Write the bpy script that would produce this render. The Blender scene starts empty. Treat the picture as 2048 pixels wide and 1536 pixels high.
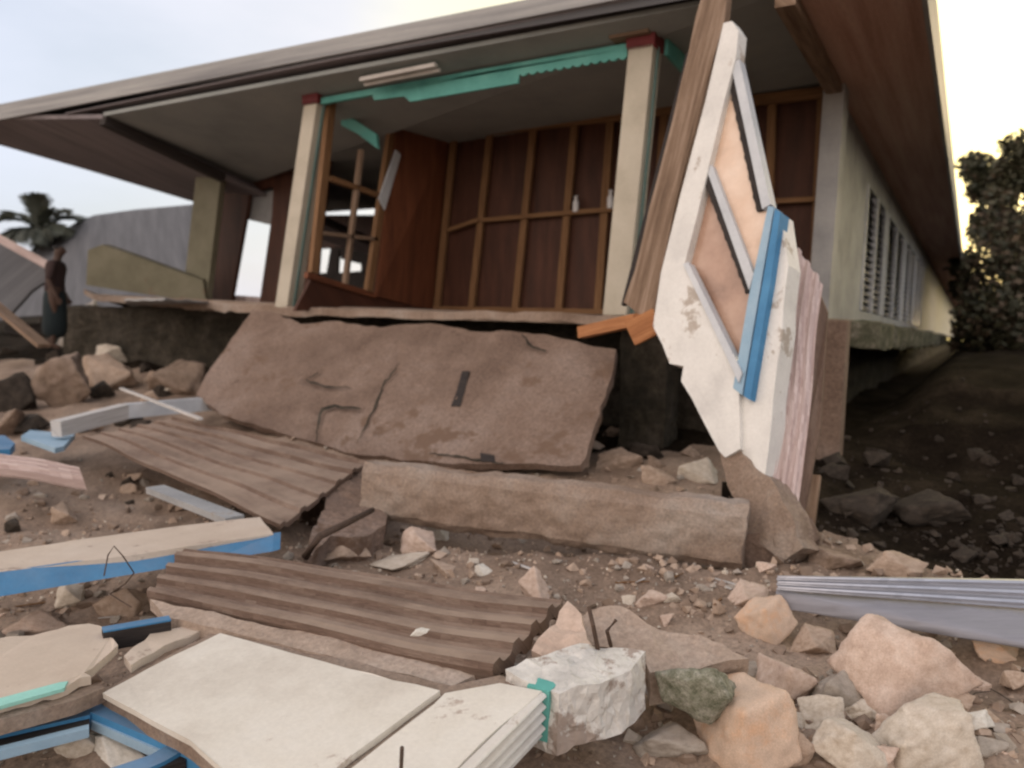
import bpy, bmesh, math, random
from mathutils import Vector, Matrix, noise
random.seed(7)
R = math.radians
SC = bpy.context.scene
COL = SC.collection

# ------------------------------------------------------------------ camera
# recovered from the vanishing points of the house (2048 x 1536 photograph)
FPX, CZ = 1552.0, 1.5
VL = Vector((-2634, -188, FPX)); VR = Vector((921, -88, FPX))       # cam axes: x right, y down, z forward
AX = (-VL).normalized(); AY = (VR - AX*VR.dot(AX)).normalized(); AZ = AX.cross(AY)
def ray(u, v):
    c = Vector((u-1024, v-768, FPX)) / FPX
    return Vector((c.dot(AX), c.dot(AY), c.dot(AZ)))
if ray(1024, 0).z < 0: AZ = -AZ
CP = Vector((0, 0, CZ))
cam = bpy.data.cameras.new('camera'); camo = bpy.data.objects.new('camera', cam); COL.objects.link(camo)
right = Vector((AX.x, AY.x, AZ.x)); up = -Vector((AX.y, AY.y, AZ.y)); back = -Vector((AX.z, AY.z, AZ.z))
M = Matrix((right, up, back)).transposed().to_4x4(); M.translation = CP; camo.matrix_world = M
cam.sensor_width = 36; cam.lens = FPX/2048*36; cam.clip_start = .05; cam.clip_end = 3000
cam.dof.use_dof = True; cam.dof.focus_distance = 2.7; cam.dof.aperture_fstop = 1.7
SC.camera = camo

# ------------------------------------------------------------------ world, sun, exposure
SUN_EL, SUN_AZ = R(13), R(12)            # azimuth from +Y towards +X
w = bpy.data.worlds.new('World'); SC.world = w; w.use_nodes = True
nt = w.node_tree; N = nt.nodes; L = nt.links; N.clear()
out = N.new('ShaderNodeOutputWorld'); bg = N.new('ShaderNodeBackground'); L.new(bg.outputs[0], out.inputs[0])
sky = N.new('ShaderNodeTexSky'); sky.sky_type = 'NISHITA'; sky.sun_disc = False
sky.sun_elevation = SUN_EL; sky.sun_rotation = SUN_AZ; sky.air_density = 1.2; sky.dust_density = 3.0; sky.ozone_density = 1.5
tc = N.new('ShaderNodeTexCoord'); mp = N.new('ShaderNodeMapping'); mp.inputs['Scale'].default_value = (1, 1, 3.2)
L.new(tc.outputs['Generated'], mp.inputs[0])
nz = N.new('ShaderNodeTexNoise'); nz.inputs['Scale'].default_value = 2.3; nz.inputs['Detail'].default_value = 6; nz.inputs['Roughness'].default_value = .55
L.new(mp.outputs[0], nz.inputs[0])
rp = N.new('ShaderNodeValToRGB'); rp.color_ramp.elements[0].position = .30; rp.color_ramp.elements[1].position = .74
L.new(nz.outputs[0], rp.inputs[0])
# cloud brightness grows towards the low sun, as thin evening cloud does; the side opposite is raised too
dp = N.new('ShaderNodeVectorMath'); dp.operation = 'DOT_PRODUCT'
dp.inputs[1].default_value = (math.sin(SUN_AZ)*math.cos(SUN_EL), math.cos(SUN_AZ)*math.cos(SUN_EL), math.sin(SUN_EL))
L.new(tc.outputs['Generated'], dp.inputs[0])
gl = N.new('ShaderNodeValToRGB')
mr = N.new('ShaderNodeMath'); mr.operation = 'MULTIPLY_ADD'; mr.inputs[1].default_value = .5; mr.inputs[2].default_value = .5; L.new(dp.outputs['Value'], mr.inputs[0])
e = gl.color_ramp.elements; e[0].position = .0; e[0].color = (.98, .80, .68, 1); e[1].position = 1; e[1].color = (1.0, .84, .30, 1)  # bright unseen sky opposite the sun, added to light the house front and ground
for p_, c_ in ((.28, (.90, .76, .67)), (.46, (.40, .39, .395)), (.60, (.315, .335, .40)), (.80, (.37, .36, .375)), (.93, (.62, .54, .235))):
    x_ = gl.color_ramp.elements.new(p_); x_.color = (*c_, 1)
L.new(mr.outputs[0], gl.inputs[0])
sc_ = N.new('ShaderNodeVectorMath'); sc_.operation = 'SCALE'; sc_.inputs['Scale'].default_value = 13.0
L.new(gl.outputs[0], sc_.inputs[0])
mf = N.new('ShaderNodeMath'); mf.operation = 'MULTIPLY_ADD'; mf.inputs[1].default_value = .32; mf.inputs[2].default_value = .6; L.new(rp.outputs[0], mf.inputs[0])
mx = N.new('ShaderNodeMix'); mx.data_type = 'RGBA'; L.new(mf.outputs[0], mx.inputs[0]); L.new(sky.outputs[0], mx.inputs[6]); L.new(sc_.outputs[0], mx.inputs[7])
L.new(mx.outputs[2], bg.inputs[0]); bg.inputs[1].default_value = .15
sl = bpy.data.lights.new('sun', 'SUN'); so = bpy.data.objects.new('sun', sl); COL.objects.link(so)
sl.energy = .8; sl.angle = R(12); sl.color = (1, .74, .5)
so.rotation_euler = Vector(dp.inputs[1].default_value[:]).to_track_quat('Z', 'Y').to_euler()
SC.view_settings.view_transform = 'Standard'; SC.view_settings.look = 'None'; SC.view_settings.gamma = 1
SC.view_settings.exposure = 0.5
SC.cycles.filter_width = 2.2
SC.cycles.max_bounces = 8

# ------------------------------------------------------------------ materials
MATS = {}
def mat(name, cols, scale=5, rough=.85, bump=.25, bscale=35, grain=False, dust=0, spec=.3, speckle=.25, metal=0, chip=None, stretch=(1.2, 22, 1)):
    if name in MATS: return MATS[name]
    m = bpy.data.materials.new(name); m.use_nodes = True; MATS[name] = m
    nt = m.node_tree; N = nt.nodes; L = nt.links; b = N['Principled BSDF']
    tc = N.new('ShaderNodeTexCoord'); mp = N.new('ShaderNodeMapping')
    L.new(tc.outputs['UV' if grain else 'Object'], mp.inputs[0])
    if grain: mp.inputs['Scale'].default_value = stretch
    n1 = N.new('ShaderNodeTexNoise'); n1.inputs['Scale'].default_value = scale; n1.inputs['Detail'].default_value = 8; n1.inputs['Roughness'].default_value = .62
    L.new(mp.outputs[0], n1.inputs[0])
    rp = N.new('ShaderNodeValToRGB'); L.new(n1.outputs[0], rp.inputs[0])
    el = rp.color_ramp.elements; k = len(cols)
    for i, c in enumerate(cols):
        p = .3 + .4*i/max(1, k-1)
        e = el[i] if i < 2 else el.new(p)
        e.position = p; e.color = (*c, 1)
    n2 = N.new('ShaderNodeTexNoise'); n2.inputs['Scale'].default_value = bscale; n2.inputs['Detail'].default_value = 6; n2.inputs['Roughness'].default_value = .7
    L.new(mp.outputs[0], n2.inputs[0])
    cur = rp.outputs[0]
    def mixc(fac, a, bcol, mode='MIX'):
        mx = N.new('ShaderNodeMix'); mx.data_type = 'RGBA'; mx.blend_type = mode
        if isinstance(fac, float): mx.inputs[0].default_value = fac
        else: L.new(fac, mx.inputs[0])
        L.new(a, mx.inputs[6])
        if isinstance(bcol, tuple): mx.inputs[7].default_value = (*bcol, 1)
        else: L.new(bcol, mx.inputs[7])
        return mx.outputs[2]
    if speckle:
        r2 = N.new('ShaderNodeValToRGB'); r2.color_ramp.elements[0].position = .25; r2.color_ramp.elements[1].position = .75
        r2.color_ramp.elements[0].color = (1-speckle*1.4,)*3+(1,); r2.color_ramp.elements[1].color = (1+speckle*.6,)*3+(1,)
        L.new(n2.outputs[0], r2.inputs[0]); cur = mixc(1.0, cur, r2.outputs[0], 'MULTIPLY')
    if chip:
        n3 = N.new('ShaderNodeTexNoise'); n3.inputs['Scale'].default_value = chip[1]; n3.inputs['Detail'].default_value = 9; n3.inputs['Roughness'].default_value = .68
        tcc = N.new('ShaderNodeTexCoord'); L.new(tcc.outputs['Object'], n3.inputs[0])
        r3 = N.new('ShaderNodeValToRGB'); r3.color_ramp.elements[0].position = chip[2]; r3.color_ramp.elements[1].position = chip[2]+.04
        L.new(n3.outputs[0], r3.inputs[0]); cur = mixc(r3.outputs[0], cur, chip[0])
    if dust:
        g = N.new('ShaderNodeNewGeometry'); s = N.new('ShaderNodeSeparateXYZ'); L.new(g.outputs['Normal'], s.inputs[0])
        n4 = N.new('ShaderNodeTexNoise'); n4.inputs['Scale'].default_value = 2.2; n4.inputs['Detail'].default_value = 7; n4.inputs['Roughness'].default_value = .7
        tcc = N.new('ShaderNodeTexCoord'); L.new(tcc.outputs['Object'], n4.inputs[0])
        a = N.new('ShaderNodeMath'); a.operation = 'MULTIPLY'; a.use_clamp = True; L.new(s.outputs[2], a.inputs[0]); L.new(n4.outputs[0], a.inputs[1])
        r4 = N.new('ShaderNodeValToRGB'); r4.color_ramp.elements[0].position = .3; r4.color_ramp.elements[1].position = .62
        r4.color_ramp.elements[1].color = (dust,)*3+(1,); r4.color_ramp.elements[0].color = (0, 0, 0, 1)
        L.new(a.outputs[0], r4.inputs[0]); cur = mixc(r4.outputs[0], cur, (.38, .29, .225))
    L.new(cur, b.inputs['Base Color'])
    b.inputs['Roughness'].default_value = rough; b.inputs['Specular IOR Level'].default_value = spec; b.inputs['Metallic'].default_value = metal
    if bump:
        ad = N.new('ShaderNodeMath'); ad.operation = 'ADD'; L.new(n1.outputs[0], ad.inputs[0]); L.new(n2.outputs[0], ad.inputs[1])
        bp = N.new('ShaderNodeBump'); bp.inputs['Strength'].default_value = bump; bp.inputs['Distance'].default_value = .02
        L.new(ad.outputs[0], bp.inputs['Height']); L.new(bp.outputs[0], b.inputs['Normal'])
    return m
m_soil   = mat('soil', [(.17,.118,.085), (.30,.22,.165), (.42,.325,.255)], 1.6, .95, .4, 45, speckle=.38)
m_shadesoil  = mat('shade_soil', [(.012,.009,.007), (.024,.018,.013), (.055,.042,.030)], 2.2, .95, .9, 40, speckle=.5, spec=.02)  # shade of the bank and underfloor put into the soil colour
m_conc   = mat('brown_concrete', [(.15,.10,.075), (.235,.165,.128), (.31,.235,.195)], 1.3, .92, .6, 45, speckle=.38, chip=((.16,.105,.075), 1.6, .57))
m_conc2  = mat('grey_concrete', [(.22,.155,.115), (.31,.235,.185), (.37,.315,.27)], 2.2, .92, .5, 60, speckle=.3)
m_mason  = mat('shade_masonry', [(.025,.022,.016), (.05,.042,.03), (.09,.075,.06)], 3.5, .95, 1.0, 18, speckle=.5)  # underfloor shade put into the stone colour; also used for the cracks
m_dusty  = mat('dusty_concrete', [(.34,.255,.195), (.44,.345,.28), (.51,.425,.36)], 2.6, .92, .6, 45, speckle=.28)
m_moss   = mat('mossy_concrete', [(.05,.06,.035), (.13,.125,.085), (.27,.25,.20)], 7, .95, .9, 40, speckle=.4)
m_cream  = mat('cream_paint', [(.38,.345,.275), (.47,.43,.35), (.52,.48,.40)], 2.5, .6, .12, 50, speckle=.06, chip=((.33,.28,.23), 5, .66))
m_creamd = mat('cream_panel', [(.50,.41,.33), (.60,.505,.415), (.66,.575,.49)], 1.6, .7, .12, 60, speckle=.06, chip=((.36,.28,.23), 4, .61), dust=.35)
m_white  = mat('white_panel', [(.54,.49,.425), (.67,.63,.56), (.72,.69,.63)], 2.4, .7, .12, 60, speckle=.08, chip=((.43,.36,.31), 3.5, .64), dust=.07)
m_wpaint = mat('white_paint', [(.58,.57,.55), (.70,.69,.66), (.76,.75,.72)], 3, .6, .15, 50, speckle=.08, chip=((.42,.37,.32), 3.2, .60), dust=.3)
m_wbroke = mat('broken_white_plaster', [(.52,.50,.47), (.66,.64,.60), (.72,.70,.66)], 6, .85, .5, 35, speckle=.15, chip=((.34,.28,.24), 3.2, .53))
m_greyw  = mat('grey_white_wall', [(.22,.225,.23), (.32,.325,.33), (.40,.40,.40)], 2.0, .7, .15, 45, speckle=.1, chip=((.30,.27,.24), 4, .64))
m_olive  = mat('olive_yellow_paint', [(.12,.112,.075), (.17,.16,.11), (.215,.20,.145)], 1.8, .7, .12, 45, speckle=.12, chip=((.17,.115,.08), 1.7, .62))
m_blue   = mat('blue_paint', [(.035,.15,.30), (.05,.20,.39), (.07,.245,.45)], 3, .5, .1, 55, speckle=.08, chip=((.30,.27,.25), 6, .69), dust=.25)
m_lblue  = mat('light_blue_paint', [(.20,.33,.45), (.27,.41,.53), (.34,.47,.58)], 3, .5, .1, 55, speckle=.06)
m_bluegr = mat('blue_grey_paint', [(.42,.445,.475), (.52,.545,.575), (.60,.62,.64)], 3, .5, .1, 55, speckle=.06)
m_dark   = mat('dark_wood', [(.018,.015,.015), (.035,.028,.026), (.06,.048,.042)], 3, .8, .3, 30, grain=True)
m_teal   = mat('teal_paint', [(.08,.30,.27), (.12,.40,.36), (.17,.47,.42)], 3, .6, .1, 55, speckle=.08)
m_tealg  = mat('dull_teal_paint', [(.12,.20,.19), (.18,.27,.255)], 3, .7, .1, 55, speckle=.1)
m_tealp  = mat('pale_teal_paint', [(.26,.55,.48), (.34,.66,.58)], 3, .6, .1, 55, speckle=.08)
m_red    = mat('red_paint', [(.11,.016,.018), (.17,.026,.028)], 4, .6, .1, 55, speckle=.1)
m_ceil   = mat('grey_ceiling', [(.23,.25,.25), (.29,.31,.305), (.33,.345,.335)], 1.2, .8, .06, 30, speckle=.06)
m_soff   = mat('purple_grey_soffit', [(.14,.125,.135), (.21,.185,.195), (.26,.23,.235)], 1.0, .8, .12, 30, speckle=.12, grain=True, stretch=(.7, 5, 1))
m_fasc   = mat('weathered_fascia', [(.20,.20,.21), (.31,.31,.31), (.43,.425,.415)], 1.0, .65, .15, 30, grain=True, stretch=(.5, 14, 1), speckle=.15)
m_rsoff  = mat('red_brown_soffit', [(.44,.25,.19), (.57,.345,.27), (.66,.44,.36)], 1.0, .8, .25, 22, grain=True, stretch=(.35, 9, 1))
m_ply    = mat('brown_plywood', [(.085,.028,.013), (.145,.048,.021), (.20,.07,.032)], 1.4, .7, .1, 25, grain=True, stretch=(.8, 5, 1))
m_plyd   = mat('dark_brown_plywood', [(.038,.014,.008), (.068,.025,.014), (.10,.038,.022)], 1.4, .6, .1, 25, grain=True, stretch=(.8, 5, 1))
m_stud   = mat('stud_wood', [(.12,.062,.028), (.20,.105,.048), (.27,.15,.072)], 2.0, .75, .2, 30, grain=True)
m_orange = mat('orange_timber', [(.26,.105,.042), (.42,.18,.075), (.52,.25,.11)], 2.0, .75, .25, 30, grain=True)
m_wbrown = mat('weathered_brown_wood', [(.11,.070,.045), (.23,.155,.105), (.38,.28,.21)], 1.6, .85, .35, 26, grain=True, stretch=(.9, 12, 1))
m_ribbr  = mat('brown_ribbed_board', [(.12,.078,.058), (.19,.128,.098), (.27,.20,.158)], 1.6, .9, .45, 30, grain=True, stretch=(.6, 7, 1), dust=.75, speckle=.4)
m_pane2  = mat('lower_pane', [(.20,.115,.08), (.40,.25,.18), (.52,.36,.27)], 1.9, .22, .03, 20, spec=.6, speckle=.06)
m_pane   = mat('upper_pane', [(.42,.29,.22), (.66,.48,.36), (.76,.61,.50)], 1.7, .2, .03, 20, spec=.6, speckle=.05)  # sunset reflection put into the pane colour, paler than the lower pane
m_galv   = mat('galvanised_sheet', [(.36,.37,.41), (.45,.46,.51), (.54,.55,.60)], 1.5, .42, .05, 40, metal=.7, speckle=.06, grain=True, stretch=(.4, 6, 1))
m_galvshade  = mat('shade_galvanised_sheet', [(.20,.20,.225), (.26,.26,.29), (.32,.32,.35)], 1.5, .55, .05, 40, metal=.25, speckle=.08, grain=True, stretch=(.4, 6, 1))  # duller, darker copy for the flange, its shade put into the colour
m_pink   = mat('pink_siding', [(.34,.25,.23), (.50,.40,.385), (.64,.555,.54)], 1.5, .7, .12, 40, grain=True, stretch=(.8, 8, 1), speckle=.12)
m_pale   = mat('pale_timber', [(.42,.40,.38), (.55,.53,.51), (.64,.62,.60)], 2, .7, .15, 40, grain=True, speckle=.12)
m_roofg  = mat('grey_roofing', [(.065,.065,.07), (.095,.095,.102), (.125,.125,.132)], .8, .7, .15, 30, grain=True, stretch=(.5, 6, 1), speckle=.1)
m_glass  = mat('dark_louvre', [(.05,.055,.07), (.10,.105,.12)], 3, .25, .05, 40, spec=.6, speckle=.1)
m_bottle = mat('white_plastic', [(.60,.60,.62), (.70,.70,.71)], 4, .4, 0, 40, speckle=.02)
m_rust   = mat('rusty_iron', [(.06,.04,.03), (.11,.07,.05)], 20, .8, .3, 60)
m_lamp   = mat('lamp_enamel', [(.45,.42,.39), (.55,.52,.49)], 4, .5, .05, 40, speckle=.05)
m_palm   = mat('palm_leaf', [(.06,.068,.055), (.095,.10,.08)], 2, .6, .1, 30, grain=True)
m_bark   = mat('bark', [(.05,.038,.03), (.10,.08,.06)], 6, .9, .6, 30)
m_leafs  = [mat('leaf_dark', [(.030,.032,.018), (.055,.055,.03)], 2, .55, 0, 20), mat('leaf_mid', [(.05,.048,.026), (.085,.08,.045)], 2, .55, 0, 20), mat('leaf_brown', [(.075,.052,.032), (.11,.08,.05)], 2, .6, 0, 20)]
m_skin   = mat('skin', [(.055,.032,.024), (.08,.046,.033)], 4, .6, .05, 40, speckle=.04)
m_hair   = mat('hair', [(.012,.01,.01), (.02,.018,.017)], 8, .6, .3, 60)
m_shirt  = mat('maroon_shirt', [(.035,.022,.021), (.055,.034,.032)], 5, .9, .2, 50)
m_trous  = mat('dark_teal_cloth', [(.013,.02,.023), (.023,.034,.038)], 5, .9, .2, 50)
ROCKC = {
 'tan':   mat('rock_tan', [(.31,.225,.165), (.43,.325,.25), (.52,.41,.33)], 4, .92, .16, 30, speckle=.2, dust=.5),
 'pink':  mat('rock_pink', [(.44,.325,.26), (.57,.44,.36), (.66,.54,.46)], 4, .92, .16, 30, speckle=.2, dust=.45),
 'orange':mat('rock_orange', [(.54,.42,.33), (.62,.47,.36), (.66,.42,.27)], 1.8, .92, .16, 30, speckle=.2, dust=.35),
 'pale':  mat('rock_pale', [(.46,.39,.31), (.58,.515,.43), (.67,.61,.53)], 4, .92, .16, 30, speckle=.2, dust=.4),
 'white': mat('rock_white', [(.56,.525,.46), (.68,.645,.58), (.74,.71,.65)], 5, .9, .16, 35, speckle=.2),
 'brown': mat('rock_brown', [(.16,.115,.085), (.25,.185,.14), (.33,.25,.20)], 3, .92, .16, 35, speckle=.2, dust=.3),
 'grey':  mat('rock_grey', [(.25,.215,.18), (.36,.32,.275), (.43,.385,.34)], 3, .92, .16, 35, speckle=.2, dust=.4),
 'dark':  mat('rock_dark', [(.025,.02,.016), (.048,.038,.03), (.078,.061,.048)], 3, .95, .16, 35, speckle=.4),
 'moss': mat('rock_moss', [(.12,.125,.08), (.24,.24,.18), (.42,.40,.34)], 5, .95, .16, 26, speckle=.45) }
# ------------------------------------------------------------------ geometry helpers
def at(u, v, X=None, Y=None, h=None, d=None):      # pixel ray met with a plane x=, y=, height above the eye, or a depth
    r = ray(u, v)
    t = X/r.x if X is not None else Y/r.y if Y is not None else h/r.z if h is not None else d
    return CP + r*t
class Pl:
    def __init__(s, a, b, c):
        s.p = a.copy(); s.n = (b-a).cross(c-a).normalized()
        if s.n.dot(CP-a) < 0: s.n = -s.n
    def on(s, u, v, off=0):
        r = ray(u, v); q = s.p + s.n*off
        return CP + r*((q-CP).dot(s.n)/r.dot(s.n))
def prism(bm, pts, ex):
    a = [bm.verts.new(p) for p in pts]; b = [bm.verts.new(p+ex) for p in pts]; n = len(pts)
    bm.faces.new(a); bm.faces.new(b[::-1])
    for i in range(n): bm.faces.new((a[i], b[i], b[(i+1) % n], a[(i+1) % n]))
def box(bm, x0, x1, y0, y1, z0, z1, sh=0, sy=0):     # axis box; sh leans the top in x
    prism(bm, [Vector((x0, y0, z0)), Vector((x1, y0, z0)), Vector((x1, y1, z0)), Vector((x0, y1, z0))], Vector((sh, sy, z1-z0)))
def bar(bm, p0, p1, wd, ht, upv=Vector((0, 0, 1)), taper=1):
    d = (p1-p0).normalized(); s = d.cross(upv).normalized(); t = s.cross(d)
    q = []
    for p, k in ((p0, 1), (p1, taper)):
        q.append([bm.verts.new(p + s*a*wd*k/2 + t*b*ht*k/2) for a, b in ((-1, -1), (1, -1), (1, 1), (-1, 1))])
    bm.faces.new(q[0]); bm.faces.new(q[1][::-1])
    for i in range(4): bm.faces.new((q[0][i], q[1][i], q[1][(i+1) % 4], q[0][(i+1) % 4]))
def tube(bm, pts, r, n=8, taper=None):
    rings = []
    for i, p in enumerate(pts):
        d = (pts[min(i+1, len(pts)-1)]-pts[max(i-1, 0)]).normalized()
        s = d.cross(Vector((.31, .2, .93))).normalized(); t = d.cross(s)
        rr = r if taper is None else r + (taper-r)*i/(len(pts)-1)
        rings.append([bm.verts.new(p + s*math.cos(6.2832*k/n)*rr + t*math.sin(6.2832*k/n)*rr) for k in range(n)])
    for a, b in zip(rings, rings[1:]):
        for k in range(n): bm.faces.new((a[k], a[(k+1) % n], b[(k+1) % n], b[k]))
    bm.faces.new(rings[0][::-1]); bm.faces.new(rings[-1])
def lathe(bm, c, prof, n=14):
    rings = [[bm.verts.new(c + Vector((math.cos(6.2832*k/n)*r, math.sin(6.2832*k/n)*r, z))) for k in range(n)] for r, z in prof]
    for a, b in zip(rings, rings[1:]):
        for k in range(n): bm.faces.new((a[k], a[(k+1) % n], b[(k+1) % n], b[k]))
    bm.faces.new(rings[0][::-1]); bm.faces.new(rings[-1])
def ribbed(bm, a, b, c, d, nrib, amp, thick=.012, nu=24, wob=.006, shape='sin', per=10):
    # ribs run a->b ; the profile goes a->d ; a closed sheet of the given thickness
    n = (b-a).cross(d-a).normalized()
    if n.dot(CP-a) < 0: n = -n
    m = nrib*per; G = []
    for lay in (0, 1):
        g = []
        for i in range(nu+1):
            row = []
            for j in range(m+1):
                s, t = i/nu, j/m
                p = (a*(1-s)+b*s)*(1-t) + (d*(1-s)+c*s)*t
                ph = t*nrib
                o = math.sin(ph*6.2832) if shape == 'sin' else (1 if (ph % 1) < .22 else (-.6 if (ph % 1) > .9 else 0)) if shape == 'batten' else max(-.4, min(1, 2.2*math.sin(ph*6.2832)))
                o = o*amp + wob*noise.noise(p*1.7)*2
                row.append(bm.verts.new(p + n*(o - lay*thick)))
            g.append(row)
        G.append(g)
    f, k = G
    for i in range(nu):
        for j in range(m):
            bm.faces.new((f[i][j], f[i+1][j], f[i+1][j+1], f[i][j+1])); bm.faces.new((k[i][j], k[i][j+1], k[i+1][j+1], k[i+1][j]))
    for i in range(nu):
        for j in (0, m): bm.faces.new((f[i][j], k[i][j], k[i+1][j], f[i+1][j]))
    for j in range(m):
        for i in (0, nu): bm.faces.new((f[i][j], f[i][j+1], k[i][j+1], k[i][j]))
def jag(pts, step, amp, seed=0, keep=()):           # break straight outlines into ragged ones
    rnd = random.Random(seed); o = []
    for i, p in enumerate(pts):
        q = pts[(i+1) % len(pts)]; o.append(p)
        if i in keep: continue
        k = max(1, int((q-p).length/step)); s = (q-p).length
        for j in range(1, k):
            o.append(p + (q-p)*(j/k) + Vector((rnd.uniform(-1, 1), rnd.uniform(-1, 1), rnd.uniform(-1, 1)))*amp)
    return o
def rough(bm, lmax, amp, scale, amp2=0, it=6):       # cut the surface up and shake it
    bmesh.ops.triangulate(bm, faces=bm.faces[:])
    for _ in range(it):
        es = [e for e in bm.edges if e.calc_length() > lmax]
        if not es: break
        bmesh.ops.subdivide_edges(bm, edges=es, cuts=1); bmesh.ops.triangulate(bm, faces=[f for f in bm.faces if len(f.verts) > 3])
    bm.normal_update()
    mv = [(v, v.normal*(amp*noise.fractal(v.co*scale, 1, 2, 4) + amp2*noise.noise(v.co*scale*6))) for v in bm.verts]
    for v, d in mv: v.co += d
def fin(name, bm, m, parent=None, grain=None, smooth=False, bevel=0):
    bmesh.ops.recalc_face_normals(bm, faces=bm.faces[:])
    if bevel: bmesh.ops.bevel(bm, geom=bm.edges[:], offset=bevel, segments=2, affect='EDGES', profile=.6)
    c = [sum((v.co[i] for v in bm.verts))/len(bm.verts) for i in range(2)]; o = Vector((c[0], c[1], min(v.co.z for v in bm.verts)))
    uv = bm.loops.layers.uv.new('UVMap')
    g = (grain or Vector((1, 0, 0))).normalized()
    bm.normal_update()
    for f in bm.faces:
        t = f.normal.cross(g)
        if t.length < .2: t = f.normal.orthogonal()
        t.normalize()
        for l in f.loops: l[uv].uv = (l.vert.co.dot(g), l.vert.co.dot(t))
        f.smooth = smooth
    base = o if parent is None else parent['_o'] if '_o' in parent else o
    base = Vector(base)
    for v in bm.verts: v.co -= base
    me = bpy.data.meshes.new(name); bm.to_mesh(me); bm.free()
    for mm in (m if isinstance(m, list) else [m]): me.materials.append(mm)
    ob = bpy.data.objects.new(name, me); COL.objects.link(ob)
    if parent is None: ob.location = base
    else: ob.parent = parent
    ob['_o'] = base[:]
    return ob
def tag(o, label=None, cat=None, group=None, kind=None):
    if label: o['label'] = label
    if cat: o['category'] = cat
    if group: o['group'] = group
    if kind: o['kind'] = kind
    return o
def thing(name, loc, label, cat, group=None):
    o = bpy.data.objects.new(name, None); COL.objects.link(o); o.location = loc; o['_o'] = Vector(loc)[:]; o.empty_display_size = .2
    return tag(o, label, cat, group)
B = bmesh.new
UP = Vector((0, 0, 1))

# ------------------------------------------------------------------ ground
def lerp_tab(t, x):
    if x <= t[0][0]: return t[0][1]
    for (a, p), (b, q) in zip(t, t[1:]):
        if x <= b: return p + (q-p)*(x-a)/(b-a)
    return t[-1][1]
def ss(a, b, x):
    t = max(0, min(1, (x-a)/(b-a))); return t*t*(3-2*t)
MAIN = [(-40, -1.6), (1.0, -1.52), (2.5, -1.44), (3.5, -1.33), (4.3, -1.2), (5, -1.08), (6, -.98), (8, -.92), (30, -.8), (60, -.6)]
LEFT = [(-40, -1.6), (1.0, -1.5), (3.0, -1.36), (5, -1.05), (6.2, -.86), (7.5, -.62), (10, -.55), (60, -.5)]
RIGHT= [(-40, -1.6), (1.0, -1.52), (2.5, -1.44), (3.5, -1.34), (4.6, -1.22), (6.2, -1.12), (7.2, -1.0), (7.7, -.72), (8.5, -.66), (8.9, -.42), (10, -.36), (20, -.25), (60, .0)]
def gh(x, y):
    m = lerp_tab(MAIN, y); l = lerp_tab(LEFT, y); r = lerp_tab(RIGHT, y)
    kl = ss(-7.5, -9.5, x) if x < -7.5 else 0; kr = ss(-.95, -.15, x)
    h = m*(1-kl)+l*kl; h = h*(1-kr)+r*kr + (ss(.7, 2.2, x)*1.0*ss(4.6, 6.5, y)*(1-ss(22, 40, y)) if y > 0 else 0)  # rise on the far right is out of view, added to block low sky light
    dist = math.hypot(x, y); f = 1 if dist < 25 else 25/dist
    p = Vector((x, y, 0))
    h += f*(.10*noise.noise(p*.9) + .055*noise.noise(p*2.3+Vector((7, 1, 3))))
    bx, by = 2.40, .46; tt = max(0, min(1, ((x+3.5)*bx + (y-4.0)*by)/(bx*bx+by*by))); g_ = math.hypot(x+3.5-bx*tt, y-4.0-by*tt)
    if g_ < .45: h -= .17*(1-(g_/.45)**2)
    if dist < 14: h += .030*noise.noise(p*6) + .016*noise.noise(p*14) + .008*noise.noise(p*31)
    return h + CZ
def G(u, v, lift=0):
    r = ray(u, v); t = .6
    while t < 60:
        p = CP + r*t
        if p.z < gh(p.x, p.y)+lift: return p
        t += .03 if t < 12 else .2
    return CP + r*t
bm = B(); fwd = math.atan2(AX.z, AY.z)       # camera azimuth
angs = sorted(set([fwd + R(-44 + 88*i/250) for i in range(251)] + [fwd + R(44 + 272*i/30) for i in range(1, 30)]))
rad = [.35*(1.0235**i) for i in range(166)]; rad = [r for r in rad if r < 17] + [20, 25, 32, 45, 70, 120, 250, 600, 1500]
rings = [[bm.verts.new((math.sin(a)*r, math.cos(a)*r, gh(math.sin(a)*r, math.cos(a)*r))) for a in angs] for r in rad]
ctr = bm.verts.new((0, 0, gh(0, 0))); n = len(angs)
for a, b in zip(rings, rings[1:]):
    for k in range(n): bm.faces.new((a[k], a[(k+1) % n], b[(k+1) % n], b[k]))
for k in range(n): bm.faces.new((ctr, rings[0][(k+1) % n], rings[0][k]))
go = fin('ground', bm, [m_soil, m_shadesoil], smooth=True); tag(go, kind='structure')
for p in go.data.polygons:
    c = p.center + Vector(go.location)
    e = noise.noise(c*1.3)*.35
    if (c.x > -1.35+e and c.y > 4.7+e and c.y < 11+e*3) or (c.y > 6.3+e and c.x > -9) or (c.x < -9 and c.y > 6.6+e): p.material_index = 1  # near-black faces where bank and underfloor should look shaded

# ------------------------------------------------------------------ the house
HF = .16                                            # floor above the eye
house = thing('damaged_house', Vector((-5.5, 7, CZ-.95)), 'damaged raised timber house with deep porch, cream columns and collapsed front wall', 'house')
def hp(name, bm, m, parent=house, **k): return fin(name, bm, m, parent, **k)
z = lambda h: CZ+h
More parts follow.
